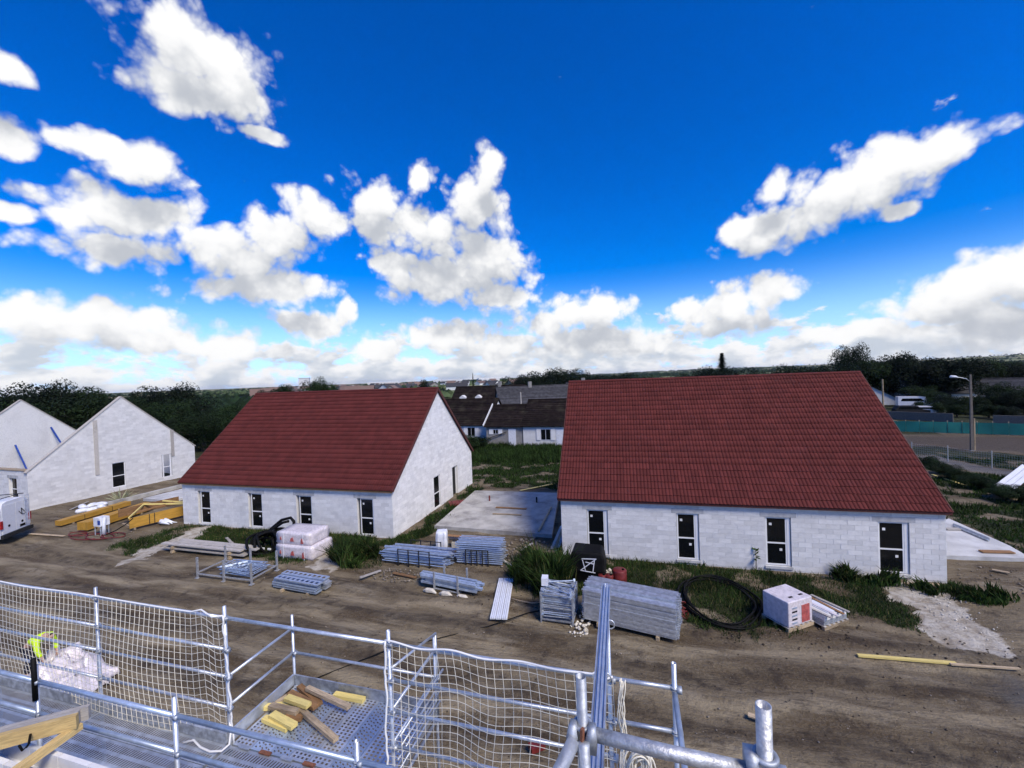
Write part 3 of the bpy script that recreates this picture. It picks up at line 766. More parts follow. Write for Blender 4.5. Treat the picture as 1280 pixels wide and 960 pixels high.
MB().beam((.0, -.064, 6.70), (.006, -.05, 6.85), .012, .02).build('wedge', 'rust', cpl)
mb = MB()
for z in (6.74, 6.84): mb.tube([(.74+.042*math.cos(a), .042*math.sin(a), z) for a in np.linspace(0, 2*math.pi, 19)[:-1]], .011, 8, closed=True)
mb.box((.665, -.04, 6.75), (.71, .035, 6.85)); mb.box((.765, -.05, 6.70), (.82, .02, 6.80)); mb.build('wedge_coupler', 'zinc_dull', fr, True)

# nets
def net(name, label, u0, u1, ztop, zbot, cell, seed, bulge=.10):
    t = thing(name, label, 'net', S(u0, WN-.045, 0), YAW, 'white guard nets'); L = u1-u0
    nx, nz = int(L/cell), int((ztop-zbot)/cell); rs = random.Random(seed)
    ph = [rs.uniform(0, 6) for _ in range(6)]
    def pt(a, b):                                         # a along 0..1, b down 0..1
        x = a*L; sag = .03*math.sin(a*math.pi*3)**2*(1-b)
        x += .03*math.sin(b*7+ph[0])*math.sin(a*math.pi)+.035*math.sin(a*9+ph[1])*b
        z = ztop-b*(ztop-zbot)-sag+.03*math.sin(a*7+ph[2])*b+.008*math.sin(a*23+ph[3])*(1-b)
        if a > .93: z += .05*math.sin((a-.93)/.07*math.pi*2.0)
        y = -.5*bulge*math.sin(a*math.pi*3)**2*math.sin(b*math.pi)+.05*math.sin(a*11+ph[4])*b
        return (x, y, z)
    mb = MB(); rr_ = .0035
    for i in range(nx+1): mb.tube([pt(i/nx, j/nz) for j in range(nz+1)], rr_, 3, cap=False)
    for j in range(nz+1): mb.tube([pt(i/nx, j/nz) for i in range(nx+1)], rr_, 3, cap=False)
    tag(mb.build('mesh_cords', 'rope', t, fix=False), kind='stuff')
    mb = MB(); mb.tube([pt(i/40, 0) for i in range(41)], .011, 6); mb.build('border_rope', 'rope_white', t, True)
    e = 1 if u1 < -4 else 0
    mb = MB(); mb.tube([tuple(Vector(pt(e, i/24))+Vector((rs.uniform(-.015, .02), 0, 0))) for i in range(25)], .014, 6); mb.build('edge_rope', 'rope_white', t, True)
    return t, pt
net('guard_net', 'white rope guard net hung on the scaffold over the tarpaulin side', BAYS[0], BAYS[3]+.02, 5.26, 3.45, .1, 1)
net('guard_net', 'white rope guard net hung beside the platform with the wood offcuts', BAYS[4]-.02, -.30, 5.26, 3.45, .1, 2)
# gathered net end, loose rope, coiled rope
mb = MB()
for k in range(7):
    ph = random.uniform(0, 6); mb.tube([(.02*math.sin(j*.9+ph)+.008*k, -.05+.03*math.cos(j*.7+ph), 5.25-j*.085) for j in range(22)], .006, 4)
o = mb.build('net_end', 'rope', None, True); o.location = S(-.24, WN-.02, 0); o.rotation_euler = (0, 0, YAW); tag(o, 'gathered white net end hanging beside the perpendicular guard beam', 'net')
mb = MB()
mb.tube([(0, 0, 3.75), (.05, -.03, 3.6), (.1, -.1, 3.50), (.06, -.18, 3.47), (-.1, -.22, 3.46), (-.3, -.20, 3.46), (-.5, -.14, 3.47), (-.62, -.2, 3.46)], .014, 8)
o = mb.build('loose_rope', 'rope_white', None, True); o.location = S(BAYS[3], WN, 0); o.rotation_euler = (0, 0, YAW); tag(o, 'loose white rope end lying on the scaffold deck below the net', 'rope')
mb = MB(); c0 = ray(800, 956)*2.25+Vector((0, 0, H))
for k in range(26):
    a0 = random.uniform(0, 6); tl = random.uniform(-.5, .5); rr_ = random.uniform(.05, .085); cx = Vector((random.uniform(-.03, .03), random.uniform(-.02, .02), random.uniform(-.03, .02)))
    mb.tube([tuple(c0+cx+Vector((rr_*math.cos(a)*(.75), rr_*math.sin(a)*tl*.5, rr_*math.sin(a)))) for a in np.linspace(a0, a0+6, 15)], .0045, 5)
tag(mb.build('rope_coil', 'rope', None, True), 'tangled coil of cream rope hanging under the thick ledger tube', 'rope')

# wall of the camera's building with U-blocks and timbers on it
bw = thing('block_wall', 'white hollow block wall top beside the scaffold deck', 'wall', S(-13, 2.9, 0), YAW)
MB().box((0, 0, 0), (13.6, .26, 4.02)).build('wall_body', 'mortar', bw)
for k in range(27):
    mb = MB(); x0, x1 = k*.5+.005, k*.5+.495
    mb.box((x0, 0, 4.024), (x1, .26, 4.06)); mb.box((x0, -.006, 4.06), (x1, .055, 4.255)); mb.box((x0, .215, 4.06), (x1, .266, 4.255)); mb.build('block', 'block', bw)
wk = thing('block_partition', 'short return wall of white blocks running away from the deck', 'wall', S(-6.95, 2.86, 0), YAW)
for k in range(3):
    mb = MB(); y1, y0 = -k*.5-.01, -k*.5-.49
    mb.box((0, y0, 3.6), (.22, y1, 4.04)); mb.box((0, y0, 4.04), (.05, y1, 4.24)); mb.box((.17, y0, 4.04), (.22, y1, 4.24)); mb.build('block', 'block', wk)
def timber(name, label, a, b, wd, ht, mat, cat='timber', group=None, up=(0, 0, 1)):
    a, b = Vector(a), Vector(b); o = MB().box((0, -wd/2, -ht/2), ((b-a).length, wd/2, ht/2)).build(name, mat)
    x = (b-a).normalized(); y = Vector(up).cross(x); y.normalize(); z = x.cross(y)
    m = Matrix((x, y, z)).transposed().to_4x4(); m.translation = a; o.matrix_world = m
    return tag(o, label, cat, group)
def at(px, py, dep): return ray(px, py)*dep+Vector((0, 0, H))
A0, A1 = G(104, 896, 4.48), G(-60, 940, 4.48)
for k in range(3):
    off = (A1-A0).normalized().cross(Vector((0, 0, 1)))*(-.045+.062*k)
    timber('timber_beam', ('weathered top timber of the beam bundle lying on the block wall', 'middle timber of the beam bundle lying on the block wall', 'outer timber of the beam bundle nearest the netting')[k], A0+off+(A1-A0).normalized()*random.uniform(-.05, .05), A1+off, .058, .16, 'wood_grey' if k else 'wood_new', group='timbers on the block wall')
timber('timber_beam', 'yellow timber beam resting across the white blocks under the bundle', G(100, 907, 4.36), G(-10, 985, 4.36), .09, .075, 'wood_new', group='timbers on the block wall')
mb = MB(); c = at(36, 925, 1.0); o = mb.tube([tuple(G(38, 918, 4.5)), tuple(G(36, 930, 4.48)), tuple(G(33, 934, 4.47)), tuple(G(28, 938, 4.47)), tuple(G(24, 932, 4.48))], .012, 6).build('strap', 'plastic_black', None, True)
tag(o, 'black strap hanging off the timber bundle', 'strap')
tag(MB().tube([tuple(S(-8.17, WI-.03, 4.16)), tuple(S(-8.17, WI-.03, 4.75))], .03, 8).build('pole_sleeve', 'plastic_black', None, True), 'black sleeve on the inner scaffold post behind the timbers', 'sleeve')

# wood offcuts on the platform
offs = [((418, 868), (455, 875), .09, 0, 'wood_lemon', 'short yellow offcut lying apart by the far toe board'), ((384, 860), (436, 884), .075, .10, 'wood_old', 'long pale offcut across the top of the pile'),
        ((362, 866), (395, 884), .10, .06, 'wood_brown', 'brown offcut wedged in the middle of the pile'), ((374, 858), (400, 880), .09, .02, 'wood_brown', 'reddish brown offcut at the back of the pile'),
        ((358, 872), (386, 882), .10, .12, 'wood_lemon', 'bright yellow offcut on top of the pile'), ((331, 884), (370, 880), .09, .02, 'wood_lemon', 'yellow offcut under the grey one'),
        ((338, 882), (372, 890), .09, .08, 'wood_old', 'mottled grey offcut lying on the pile'), ((372, 884), (420, 925), .08, .05, 'wood_old', 'longest weathered offcut sticking out of the pile'),
        ((340, 893), (368, 908), .11, .06, 'wood_lemon', 'lemon yellow offcut at the near edge of the pile'), ((330, 898), (360, 911), .09, .01, 'wood_lemon', 'yellow offcut flat on the deck under the lemon one'),
        ((355, 898), (378, 897), .09, .03, 'wood_brown', 'dark offcut end showing below the pile'), ((345, 880), (364, 868), .08, .0, 'wood_old', 'dull offcut at the corner of the platform')]
for k, (a, b, wd, dz, mat, lab) in enumerate(offs):
    timber('wood_offcut', lab, G(*a, DECK+.04+dz), G(*b, DECK+.04+dz+random.uniform(-.01, .01)), wd, .055, mat, 'offcut', 'wood offcuts on the platform')

# ------------------------------------------------------------------ things standing in the yard
def yard(name, label, cat, px, py, rot=0.0, group=None, dz=0.0):
    p = G(px, py); u, v = UW(p); return thing(name, label, cat, (p.x, p.y, gz(u, v)+dz), YAW+rot, group)
def yard_uw(name, label, cat, u, v, rot=0.0, group=None, dz=0.0):
    p = S(u, v); return thing(name, label, cat, (p.x, p.y, gz(u, v)+dz), YAW+rot, group)
def lay(mesh, name, label, cat, u, v, z, rot=0.0, group=None, tilt=0.0):   # one mesh thing in site coordinates
    o = inst(name, mesh, None, S(u, v, z), (tilt, 0, YAW+rot)); return tag(o, label, cat, group)
zA = lambda u, v: gz(u, v)
# stack of scaffold boards on bearers
BRD = MB().box((0, 0, 0), (5.3, .24, .06)).mesh('plank', 'wood_grey')
for k in range(6):
    u, v, z = -24.0+random.uniform(-.1, .25)+(.5 if k > 3 else 0), 15.95+(k % 3)*.27, .16+(k//3)*.20+zA(-22, 16)
    lay(BRD, 'scaffold_plank', 'grey timber scaffold plank on the long stack behind the post rack', 'plank', u, v, z, random.uniform(-.015, .015), 'planks stacked behind the rack')
for k, u in enumerate((-23.2, -19.4)):
    for j, z in enumerate((.06, .26)):
        o = MB().box((-.05, -.1, -.06), (.05, .9, .08 if j == 0 else .075)).build('bearer', 'wood_old'); o.location = S(u, 15.95, z+zA(u, 16)); o.rotation_euler = (0, 0, YAW)
        tag(o, 'squared timber bearer under the long plank stack', 'bearer', 'bearers of the plank stack')
# open post rack with bent blue-grey frames
def post_rack(label, u, v, L, W, h, nposts, rot=0.0):
    t = yard_uw('post_rack', label, 'rack', u, v, rot)
    for y in (0, W):
        for k in range(nposts):
            x = L*k/(nposts-1); MB().box((x-.035, y-.035, 0), (x+.035, y+.035, h)).build('post', 'zinc_old', t); MB().box((x-.09, y-.09, 0), (x+.09, y+.09, .02)).build('foot', 'zinc_old', t)
        MB().box((.036, y-.025, .16), (L-.036, y+.025, .21)).build('rail', 'zinc_old', t)
    for x in (0, L): MB().box((x-.025, .036, .215), (x+.025, W-.036, .265)).build('cross_rail', 'zinc_old', t)
    return t
post_rack('grey steel post rack with open top standing before the plank stack', -19.0, 14.05, 3.05, 1.35, .92, 3)
def frame_mesh(L, W, r=.021, mat='zinc_blue'):
    mb = MB(); mb.tube([(0, 0, 0), (L, 0, 0)], r, 8); mb.tube([(0, W, 0), (L, W, 0)], r, 8)
    for k in range(4): x = L*(.04+.92*k/3); mb.tube([(x, 0, 0), (x, W, 0)], r*.9, 8)
    mb.tube([(.1, 0, 0), (L*.5, W, 0)], r*.7, 6)
    return mb.mesh('guard_barrier', mat)
FRM = frame_mesh(1.7, .8)
for k in range(7):
    lay(FRM, 'guard_barrier', 'blue grey guard rail frame lying in the open post rack', 'frame', -17.9+random.uniform(-.1, .1), 14.2+random.uniform(-.05, .25), .25+k*.05+zA(-17, 14), random.uniform(-.12, .12), 'frames in the post rack')
# wrapped stack of boards
def wrapped(name, label, px, py, Lx, Ly, h, z0, rot, mat='wrap', red=True, group=None, pinch=.04, cat='pack'):
    t = yard(name, label, cat, px, py, rot, group, z0)
    nx, ny, nz = 10, 6, 6; V, Fs = [], []
    import bmesh
    bm = bmesh.new(); bmesh.ops.create_cube(bm, size=1); bmesh.ops.subdivide_edges(bm, edges=bm.edges, cuts=5, use_grid_fill=True)
    for v in bm.verts:
        x, y, z = v.co; k = 1-pinch*(abs(z*2)**6)
        x *= k; y *= k; nn = fbm(np.array([x*6+y*5+3]), np.array([z*6+y*4+1]), 3, len(label))[0]-.5
        d = Vector((x, y, 0)); d = d.normalized() if d.length > .3 else Vector((0, 0, 0))
        v.co = Vector((x*Lx, y*Ly, (z+.5)*h))+d*nn*.09+Vector((Lx/2, Ly/2, 0))
    me = bpy.data.meshes.new('film'); bm.to_mesh(me); bm.free(); me.materials.append(MATS[mat])
    me.polygons.foreach_set('use_smooth', np.ones(len(me.polygons), dtype=bool))
    link('film', me, t)
    for x in (.22, .78): MB().box((Lx*x-.02, -.035, .01), (Lx*x+.02, -.022, h*.98)).build('strap', 'plastic_white', t)
    if red:
        for (x, z, a, b) in ((.12, .35, .10, .3), (.42, .30, .22, .35), (.72, .15, .16, .5)):
            MB().prism([(Lx*x, h*z), (Lx*x+a, h*z), (Lx*x+a*.7, h*z+b*h), (Lx*x+a*.15, h*z+b*h*.7)], .012, 'y', -.040).build('print', 'wrap_red', t)
    return t
wrapped('wrapped_pack', 'lower film-wrapped board pack carrying another one, red print', 345, 697, 2.2, 1.4, .66, .02, .0, group='wrapped board packs')
wrapped('wrapped_pack', 'upper film-wrapped board pack lying on top of another, red print', 346.5, 696, 2.05, 1.3, .58, .70, .0, group='wrapped board packs')
# black drain hose piled against the left house
t = yard('drain_hose', 'black corrugated drain hose heaped beside the wrapped packs', 'hose', 333, 688)
mb = MB()
for k in range(11):
    rr_ = random.uniform(.5, .85); c = Vector((random.uniform(-.3, .35), random.uniform(-.2, .6), rr_*.55)); ti = random.uniform(-.9, .9); rz_ = random.uniform(0, 3)
    m4 = Matrix.Translation(c) @ Matrix.Rotation(rz_, 4, 'Z') @ Matrix.Rotation(1.05+ti*.4, 4, 'X')
    mb.tube([tuple(m4 @ Vector((rr_*math.cos(a), rr_*.8*math.sin(a), .05*math.sin(3*a)))) for a in np.linspace(0, 2*math.pi, 25)[:-1]], .065, 8, closed=True)
mb.build('coils', 'plastic_black', t, True)
MB().tube([(-.5, .2, .35), (-.25, .6, .9), (.2, .85, 1.3), (.7, .95, 1.42), (.95, .9, 1.25), (1.0, .85, .9)], .075, 10).build('loose_loop', 'plastic_black', t, True)
MB().tube([(-.3, .1, .4), (.0, .5, .95), (.4, .7, 1.22), (.75, .75, 1.3)], .07, 10).build('loose_loop', 'plastic_black', t, True)
for x in (.15, .55): MB().box((x, -.45, .25), (x+.18, -.40, .33)).build('paper_tag', 'sticker', t)
# low stack of perforated scaffold panels
PNL = perforated(2.3, .33, 9, 1, .55, .5).mesh('scaffold_plank', 'zinc_blue'); PN2 = MB().box((0, 0, -.06), (2.3, .33, 0)).mesh('scaffold_plank', 'zinc')
for k in range(5):
    for j in range(2):
        lay(PNL if k == 4 or j == 0 else PN2, 'scaffold_plank', 'blue grey scaffold panel in the low stack beside the chalk strip', 'panel', -14.75+random.uniform(-.12, .12)+(.12 if j else 0), 14.0+j*.42+random.uniform(-.03, .03), .17+k*.085+zA(-13.5, 14), -.06+random.uniform(-.02, .02), 'panels in the low stack')
for k, u in enumerate((-14.2, -12.9)):
    o = MB().box((-.05, -.12, 0), (.05, .95, .10)).build('bearer', 'wood_old'); o.location = S(u, 13.95, zA(u, 14)); o.rotation_euler = (0, 0, YAW); tag(o, 'rough timber bearer under the low panel stack', 'bearer', 'bearers of the low panel stack')
# tube racks
def tube_mesh(L, mat): return MB().tube([(0, 0, 0), (L, 0, 0)], .0242, 8, hollow=True).mesh('scaffold_tube', mat)
def cage(label, u, v, L, W, h, rot, nbar=3):
    t = yard_uw('tube_cage', label, 'cage', u, v, rot)
    for y in (0, W):
        for k in range(nbar+1):
            x = L*(.25+.5*k/nbar); MB().box((x-.02, y-.02, 0), (x+.02, y+.02, h)).build('upright', 'steel_dark', t)
        MB().box((L*.25+.021, y-.015, h-.04), (L*.75-.021, y+.015, h-.01)).build('top_bar', 'steel_dark', t)
    for x in (L*.25, L*.75): MB().box((x-.02, .021, .02), (x+.02, W-.021, .07)).build('base_bar', 'steel_dark', t)
    return t
TB = [tube_mesh(3.3, 'zinc_blue'), tube_mesh(3.3, 'zinc'), tube_mesh(2.15, 'zinc_blue'), tube_mesh(2.15, 'zinc'), tube_mesh(2.6, 'zinc_blue'), tube_mesh(2.6, 'zinc')]
cage('black steel cage round the longer tubes beside the gable', -11.4, 16.95, 3.2, 1.15, .78, -.02)
for k in range(44):
    r_, c_ = k//8, k % 8
    lay(TB[k % 2], 'scaffold_tube', 'blue grey scaffold tube in the cage of longer tubes', 'tube', -11.45+random.uniform(-.25, .15), 17.05+c_*.135+random.uniform(-.03, .03), .12+r_*.105+zA(-10, 17.3)+random.uniform(0, .03), -.02+random.uniform(-.025, .025), 'longer tubes in the cage')
cage('black steel cage round the tall pile of short tubes before the slab', -8.05, 17.55, 2.1, 1.05, .72, .05, 4)
for k in range(66):
    r_, c_ = k//6, k % 6
    lay(TB[2+k % 2], 'scaffold_tube', 'grey scaffold tube in the tall pile of short tubes', 'tube', -8.05+random.uniform(-.08, .08), 17.65+c_*.165+random.uniform(-.02, .02), .10+r_*.088+zA(-7, 18), .05+random.uniform(-.012, .012), 'short tubes in the tall pile')
# wrapped upright bundle and boards behind
wrapped('wrapped_bundle', 'small bundle in white film standing behind the tube cages', 545, 690, .55, .5, .95, .0, .3, 'plastic_white', False, None, .12, 'bundle')
for k in range(3):
    o = timber('loose_board', ('upper', 'middle', 'lower')[k]+' brown board lying behind the tall tube pile', S(-9.2, 19.3+.12*k, .62-.14*k), S(-6.4, 19.2+.12*k, .62-.14*k), .22, .03, ('wood_brown', 'wood_grey', 'wood_old')[k], 'board', 'boards behind the tube pile')
for k in range(2):
    o = MB().box((-.2, -.2, 0), (.2, .2, .30)).build('support_block', 'concrete'); o.location = S(-8.8+2*k, 19.4, zA(-8, 19.4)); tag(o, 'concrete block carrying the brown boards', 'block', 'blocks under the boards')
# tube bundle in a light cradle
cr = yard_uw('tube_cradle', 'grey cradle with upright stakes holding blue tubes', 'cradle', -8.5, 15.35, -.14)
for x in (.55, 1.65):
    for y in (0, .75): MB().box((x-.03, y-.03, 0), (x+.03, y+.03, .82)).build('stake', 'zinc_old', cr)
    MB().box((x-.03, .031, .08), (x+.03, .719, .13)).build('cross_bar', 'zinc_old', cr)
MB().box((.581, -.02, .14), (1.619, .02, .18)).build('side_bar', 'zinc_old', cr)
BM = MB().box((0, 0, 0), (2.6, .13, .085)).mesh('aluminium_beam', 'zinc_blue')
for k in range(11):
    r_, c_ = k//4, k % 4
    lay(BM, 'aluminium_beam', 'blue grey metal beam lying in the staked cradle', 'beam', -8.62+random.uniform(-.2, .2), 15.42+c_*.165, .20+r_*.105+zA(-7.5, 15.4), -.14+random.uniform(-.015, .015), 'beams in the cradle')
STN = MB(); STN.tube([(-.3, 0, .03), (-.15, 0, .07), (.1, .02, .08), (.3, 0, .02)], [.04, .10, .09, .03], 7); STN = STN.mesh('flat_stone', 'chalk')
for k in range(3): lay(STN, 'flat_stone', 'pale flat stone under the staked tube cradle', 'stone', -8.1+k*.75, 15.15-.1*k, zA(-7.5, 15.2), -.14, 'stones under the cradle')
# three steel planks on the ground
mb = MB(); 
for x in (0, .065, .13): mb.box((x+.004, 0, 0), (x+.052, 2.9, .05))
mb.box((.0, .01, -.01), (.19, 2.89, .01)); SPK = mb.mesh('steel_plank', 'plastic_white')
for k in range(3):
    o = inst('steel_plank', SPK, None, S(-5.02+k*.205, 13.62+k*.03, .05+zA(-5, 14.5)), (0, 0, YAW+.20)); tag(o, 'ribbed white steel plank, one of three laid on the mud', 'plank', 'white planks on the ground')
# open crate full of scaffold fittings
t = yard_uw('steel_crate', 'steel crate heaped with scaffold fittings beside the tall panel stack', 'crate', -3.3, 14.1, -.02)
for x in (0, 1.1):
    for y in (0, 1.0): MB().box((x-.025, y-.025, 0), (x+.025, y+.025, 1.05)).build('post', 'zinc_dull', t)
for z in (.12, .55, 1.0):
    for y in (0, 1.0): MB().box((.026, y-.015, z-.02), (1.074, y+.015, z+.02)).build('rail', 'zinc_dull', t)
    for x in (0, 1.1): MB().box((x-.015, .026, z-.02), (x+.015, .974, z+.02)).build('rail', 'zinc_dull', t)
MB().box((.02, .02, .06), (1.08, .98, .09)).build('base', 'zinc_dull', t)
FIT = []
for k in range(3):
    mb = MB(); mb.tube([(-.5, 0, 0), (.5, 0, 0)], .022, 7); mb.box((-.56, -.05, -.05), (-.48, .05, .05)); mb.box((.48, -.05, -.04), (.55, .05, .06))
    FIT.append(mb.mesh('bracket', ('zinc_dull', 'zinc', 'zinc_blue')[k]))
for k in range(60):
    r_ = k//5; z = .14+r_*.075
    if r_ < 10: rot, tl = random.uniform(-.06, .06), 0
    else: rot, tl = random.uniform(-.6, .6), 0
    o = inst('bracket', FIT[k % 3], None, S(-2.75+random.uniform(-.03, .03), 14.15+(k % 5)*.22, z+zA(-2.8, 14.5)), (random.uniform(-.5, .5), random.uniform(-.04, .04)+(random.uniform(-.25, .25) if r_ > 9 else 0), YAW-.02+rot))
    tag(o, 'short zinc scaffold ledger in the heaped fittings crate', 'ledger', 'ledgers in the crate')
o = MB().box((0, 0, 0), (.22, .3, .26)).build('metal_box', 'plastic_white'); o.location = S(-3.3, 14.3, 1.12+zA(-3, 14.3)); o.rotation_euler = (0, 0, YAW+.1); tag(o, 'small white metal box on top of the fittings crate', 'box')
# tall stack of scaffold panels
ROT = R(-11.4); cs_, sn_ = math.cos(ROT), math.sin(ROT)
mb = MB(); mb.box((0, 0, -.065), (2.95, .31, -.004)); mb.box((0, 0, -.004), (2.95, .03, .004)); mb.box((0, .28, -.004), (2.95, .31, .004))
for k in range(3): mb.box((.12+k*.95, .06, -.003), (.9+k*.95, .25, .006))
for y in (.05, .2): mb.box((-.07, y, -.05), (0, y+.06, -.01)); mb.box((2.95, y, -.05), (3.02, y+.06, -.01))
TP = mb.mesh('scaffold_plank', 'zinc')
for r_ in range(15):
    for c_ in range(3):
        if r_ == 14 and c_ == 0: continue
        dx = random.uniform(-.03, .03); dy = c_*.325+random.uniform(-.008, .008)
        lay(TP, 'scaffold_plank', 'galvanised scaffold panel in the tall stack of hooked panels', 'panel', -1.85+dx*cs_-dy*sn_, 14.28+dx*sn_+dy*cs_, .22+r_*.071+zA(-.5, 14.2), ROT+random.uniform(-.004, .004), 'panels in the tall stack')
for k, x in enumerate((.5, 2.4)):
    o = MB().box((-.05, -.06, 0), (.05, 1.05, .13)).build('bearer', 'wood_old'); o.location = S(-1.85+x*cs_, 14.28+x*sn_, zA(-.5, 14)+.01); o.rotation_euler = (0, 0, YAW+ROT); tag(o, 'dark timber bearer under the tall panel stack', 'bearer', 'bearers of the tall panel stack')
# black tub with white straps, red cans, rubble
t = yard('covered_tub', 'black sheeted tub with crossed white straps before the house wall', 'tub', 714, 727)
mb = MB(); b0 = [(0, 0), (1.35, 0), (1.35, 1.1), (0, 1.1)]; 
for z, k in ((0, 1.0), (.5, 1.06), (1.0, .98), (1.22, .86)):
    for x, y in b0: mb.v.append((.675+(x-.675)*k+random.uniform(-.04, .04), .55+(y-.55)*k+random.uniform(-.04, .04), z+random.uniform(-.03, .03)))
for r_ in range(3):
    for j in range(4): mb.face((r_*4+j, r_*4+(j+1) % 4, r_*4+4+(j+1) % 4, r_*4+4+j))
mb.face((12, 13, 14, 15)); o = mb.build('sheet', 'plastic_black', t); md = o.modifiers.new('bevel', 'BEVEL'); md.width = .08; md.segments = 3
mb = MB()
for a, b in (((.45, 1.02), (1.05, 1.06)), ((.40, .55), (1.0, .50)), ((.5, .98), (.62, .52)), ((1.05, 1.06), (.42, .56)), ((.98, 1.02), (.90, .5)), ((.62, .9), (.95, .85))):
    mb.beam((a[0], -.10, a[1]), (b[0], -.12, b[1]), .02, .028)
mb.build('strap', 'plastic_white', t)
def can(u, v, h, r_, lab):
    t = yard_uw('red_drum', lab, 'drum', u, v, 0, 'red drums')
    MB().tube([(0, 0, 0), (0, 0, .02), (0, 0, h*.45), (0, 0, h*.5), (0, 0, h*.55), (0, 0, h-.02), (0, 0, h)], [r_*.96, r_, r_, r_*1.04, r_, r_, r_*.94], 14).build('body', 'plastic_red', t, True)
    MB().tube([(r_*.5, 0, h), (r_*.5, 0, h+.04)], .05, 8).build('cap', 'plastic_black', t)
can(-.75, 17.25, .62, .28, 'largest rusty red drum beside the rubble heap'); can(-1.15, 16.95, .5, .17, 'slim red drum next to the black tub'); can(-1.42, 16.9, .48, .16, 'short red drum touching the black tub')
def heap(name, label, u, v, rx, ry, h, n, size, mat, seed):
    rs = np.random.default_rng(seed); ico = np.array([(0,0,1),(.9,0,.45),(.28,.85,.45),(-.72,.53,.45),(-.72,-.53,.45),(.28,-.85,.45),(0,0,-.6)])
    fc = np.array([(0,1,2),(0,2,3),(0,3,4),(0,4,5),(0,5,1),(6,2,1),(6,3,2),(6,4,3),(6,5,4),(6,1,5)]); V, Fs, Rr = [], [], []
    for k in range(n):
        a, q = rs.uniform(0, 2*math.pi), math.sqrt(rs.uniform(0, 1)); x, y = q*math.cos(a)*rx, q*math.sin(a)*ry; s = size*rs.uniform(.4, 1.3)
        z = h*max(0, 1-q)**.8*rs.uniform(.3, 1)+s*.1; uu, vv = u+x, v+y; p = S(uu, vv, gz(uu, vv)+z)
        V.append(ico*s*rs.uniform(.6, 1.2, (7, 3))+np.array(p)); Fs.append(fc+7*k); Rr.append(np.full(10, rs.uniform()))
    return tag(link(name, fast_mesh(name, np.concatenate(V), np.concatenate(Fs), mat, np.concatenate(Rr))), label, None, None, 'stuff')
heap('rubble', 'pale rubble heaped beside the red drums', -1.3, 17.6, .5, .4, .45, 90, .09, 'chalk', 1)
heap('rubble', 'mixed rubble and chips in front of the slab', -5.2, 19.3, 1.6, 2.0, .12, 260, .075, 'stone', 2)
heap('rubble', 'broken stones before the longer tubes', -10.3, 16.1, 1.5, .55, .05, 120, .06, 'stone', 3)
heap('rubble', 'stones between crate and panel stack', -2.0, 14.2, .35, .9, .10, 60, .08, 'chalk', 4)
heap('rubble', 'scattered pebbles across the mud lane', -6, 12.5, 16, 3.6, .0, 420, .028, 'stone', 5)
heap('clods', 'dark earth clods churned up along the mud lane', 0, 12.2, 17, 4.2, .0, 500, .028, 'clod', 15)
heap('clods', 'larger earth clods along the edge of the weeds', 2, 15.2, 10, 1.0, .0, 250, .045, 'clod', 16)
heap('rubble', 'chalk lumps on the pale track by the house corner', 10.2, 17.6, .9, 2.0, .02, 90, .035, 'chalk', 6)
heap('rubble', 'earth and stones beside the right slab', 13.8, 20.4, 1.8, 1.2, .05, 90, .05, 'stone', 7)
heap('rubble', 'debris round the yellow beam packs', -27, 17.2, 4, .9, .02, 120, .05, 'stone', 8)
t = yard_uw('red_netting', 'crumpled red mesh heaped behind the tall panel stack', 'mesh', 1.0, 15.5)
mb = MB()
for k in range(26):
    rr_ = random.uniform(.12, .32); c = Vector((random.uniform(-.45, .45), random.uniform(-.25, .3), random.uniform(.08, .3))); m4 = Matrix.Translation(c) @ Euler((random.uniform(-1, 1), random.uniform(-1, 1), random.uniform(0, 3))).to_matrix().to_4x4()
    mb.tube([tuple(m4 @ Vector((rr_*math.cos(a), rr_*math.sin(a)*.8, 0))) for a in np.linspace(0, 5.6, 12)], .022, 5)
mb.build('folds', 'plastic_red', t, True)
tag(MB().box((0, 0, 0), (.04, .04, .62), None, Matrix.Translation(S(.35, 15.3, zA(.35, 15.3)))).build('marker_stake', 'plastic_white'), 'thin white marker stake by the crumpled red mesh', 'stake')
# big ring of black hose
t = yard_uw('hose_ring', 'big flat ring of black hose lying in the weeds', 'hose', 2.75, 16.6)
for k in range(9):
    a0 = random.uniform(0, 6); rx, ry = 1.22+random.uniform(-.14, .16), 1.7+random.uniform(-.2, .22); z = .04+random.uniform(0, .16)
    MB().tube([(rx*math.cos(a)+.04*math.sin(5*a+k), ry*math.sin(a)+.04*math.cos(4*a+k), z+.05*math.sin(2*a+k)) for a in np.linspace(0, 2*math.pi, 41)[:-1]], .030, 7, closed=True).build('loop', 'plastic_black', t, True)
# pallets of blocks
def pallet(parent, L, W):
    for y in (0, W/2-.05, W-.1): MB().box((0, y, .0), (L, y+.1, .11)).build('pallet_runner', 'wood_old', parent)
    for k in range(6): x = k*(L-.1)/5; MB().box((x, 0, .112), (x+.1, W, .135)).build('pallet_slat', 'wood_grey', parent)
pr = R(36)
t = yard('wrapped_pallet', 'taller pallet of blocks under clear film with red print', 'pallet', 986, 793, pr, 'pallets by the hose ring'); pallet(t, 1.15, .95)
for k in range(4):
    for i in range(3):
        for j in range(2): MB().box((.06+i*.35, .04+j*.44, .14+k*.2), (.06+i*.35+.335, .04+j*.44+.425, .14+k*.2+.19)).build('block', 'block', t)
mb = MB(); mb.box((.04, .02, .137), (1.12, .93, .945)); o = mb.build('film', 'wrap', t); md = o.modifiers.new('bevel', 'BEVEL'); md.width = .03; md.segments = 2
MB().box((.62, .008, .2), (.98, .018, .75)).build('print', 'wrap_red', t)
for k in range(5): MB().box((.20, .010, .22+k*.12), (.42, .018, .27+k*.12)).build('lettering', 'steel_dark' if k % 2 else 'zinc_blue', t)
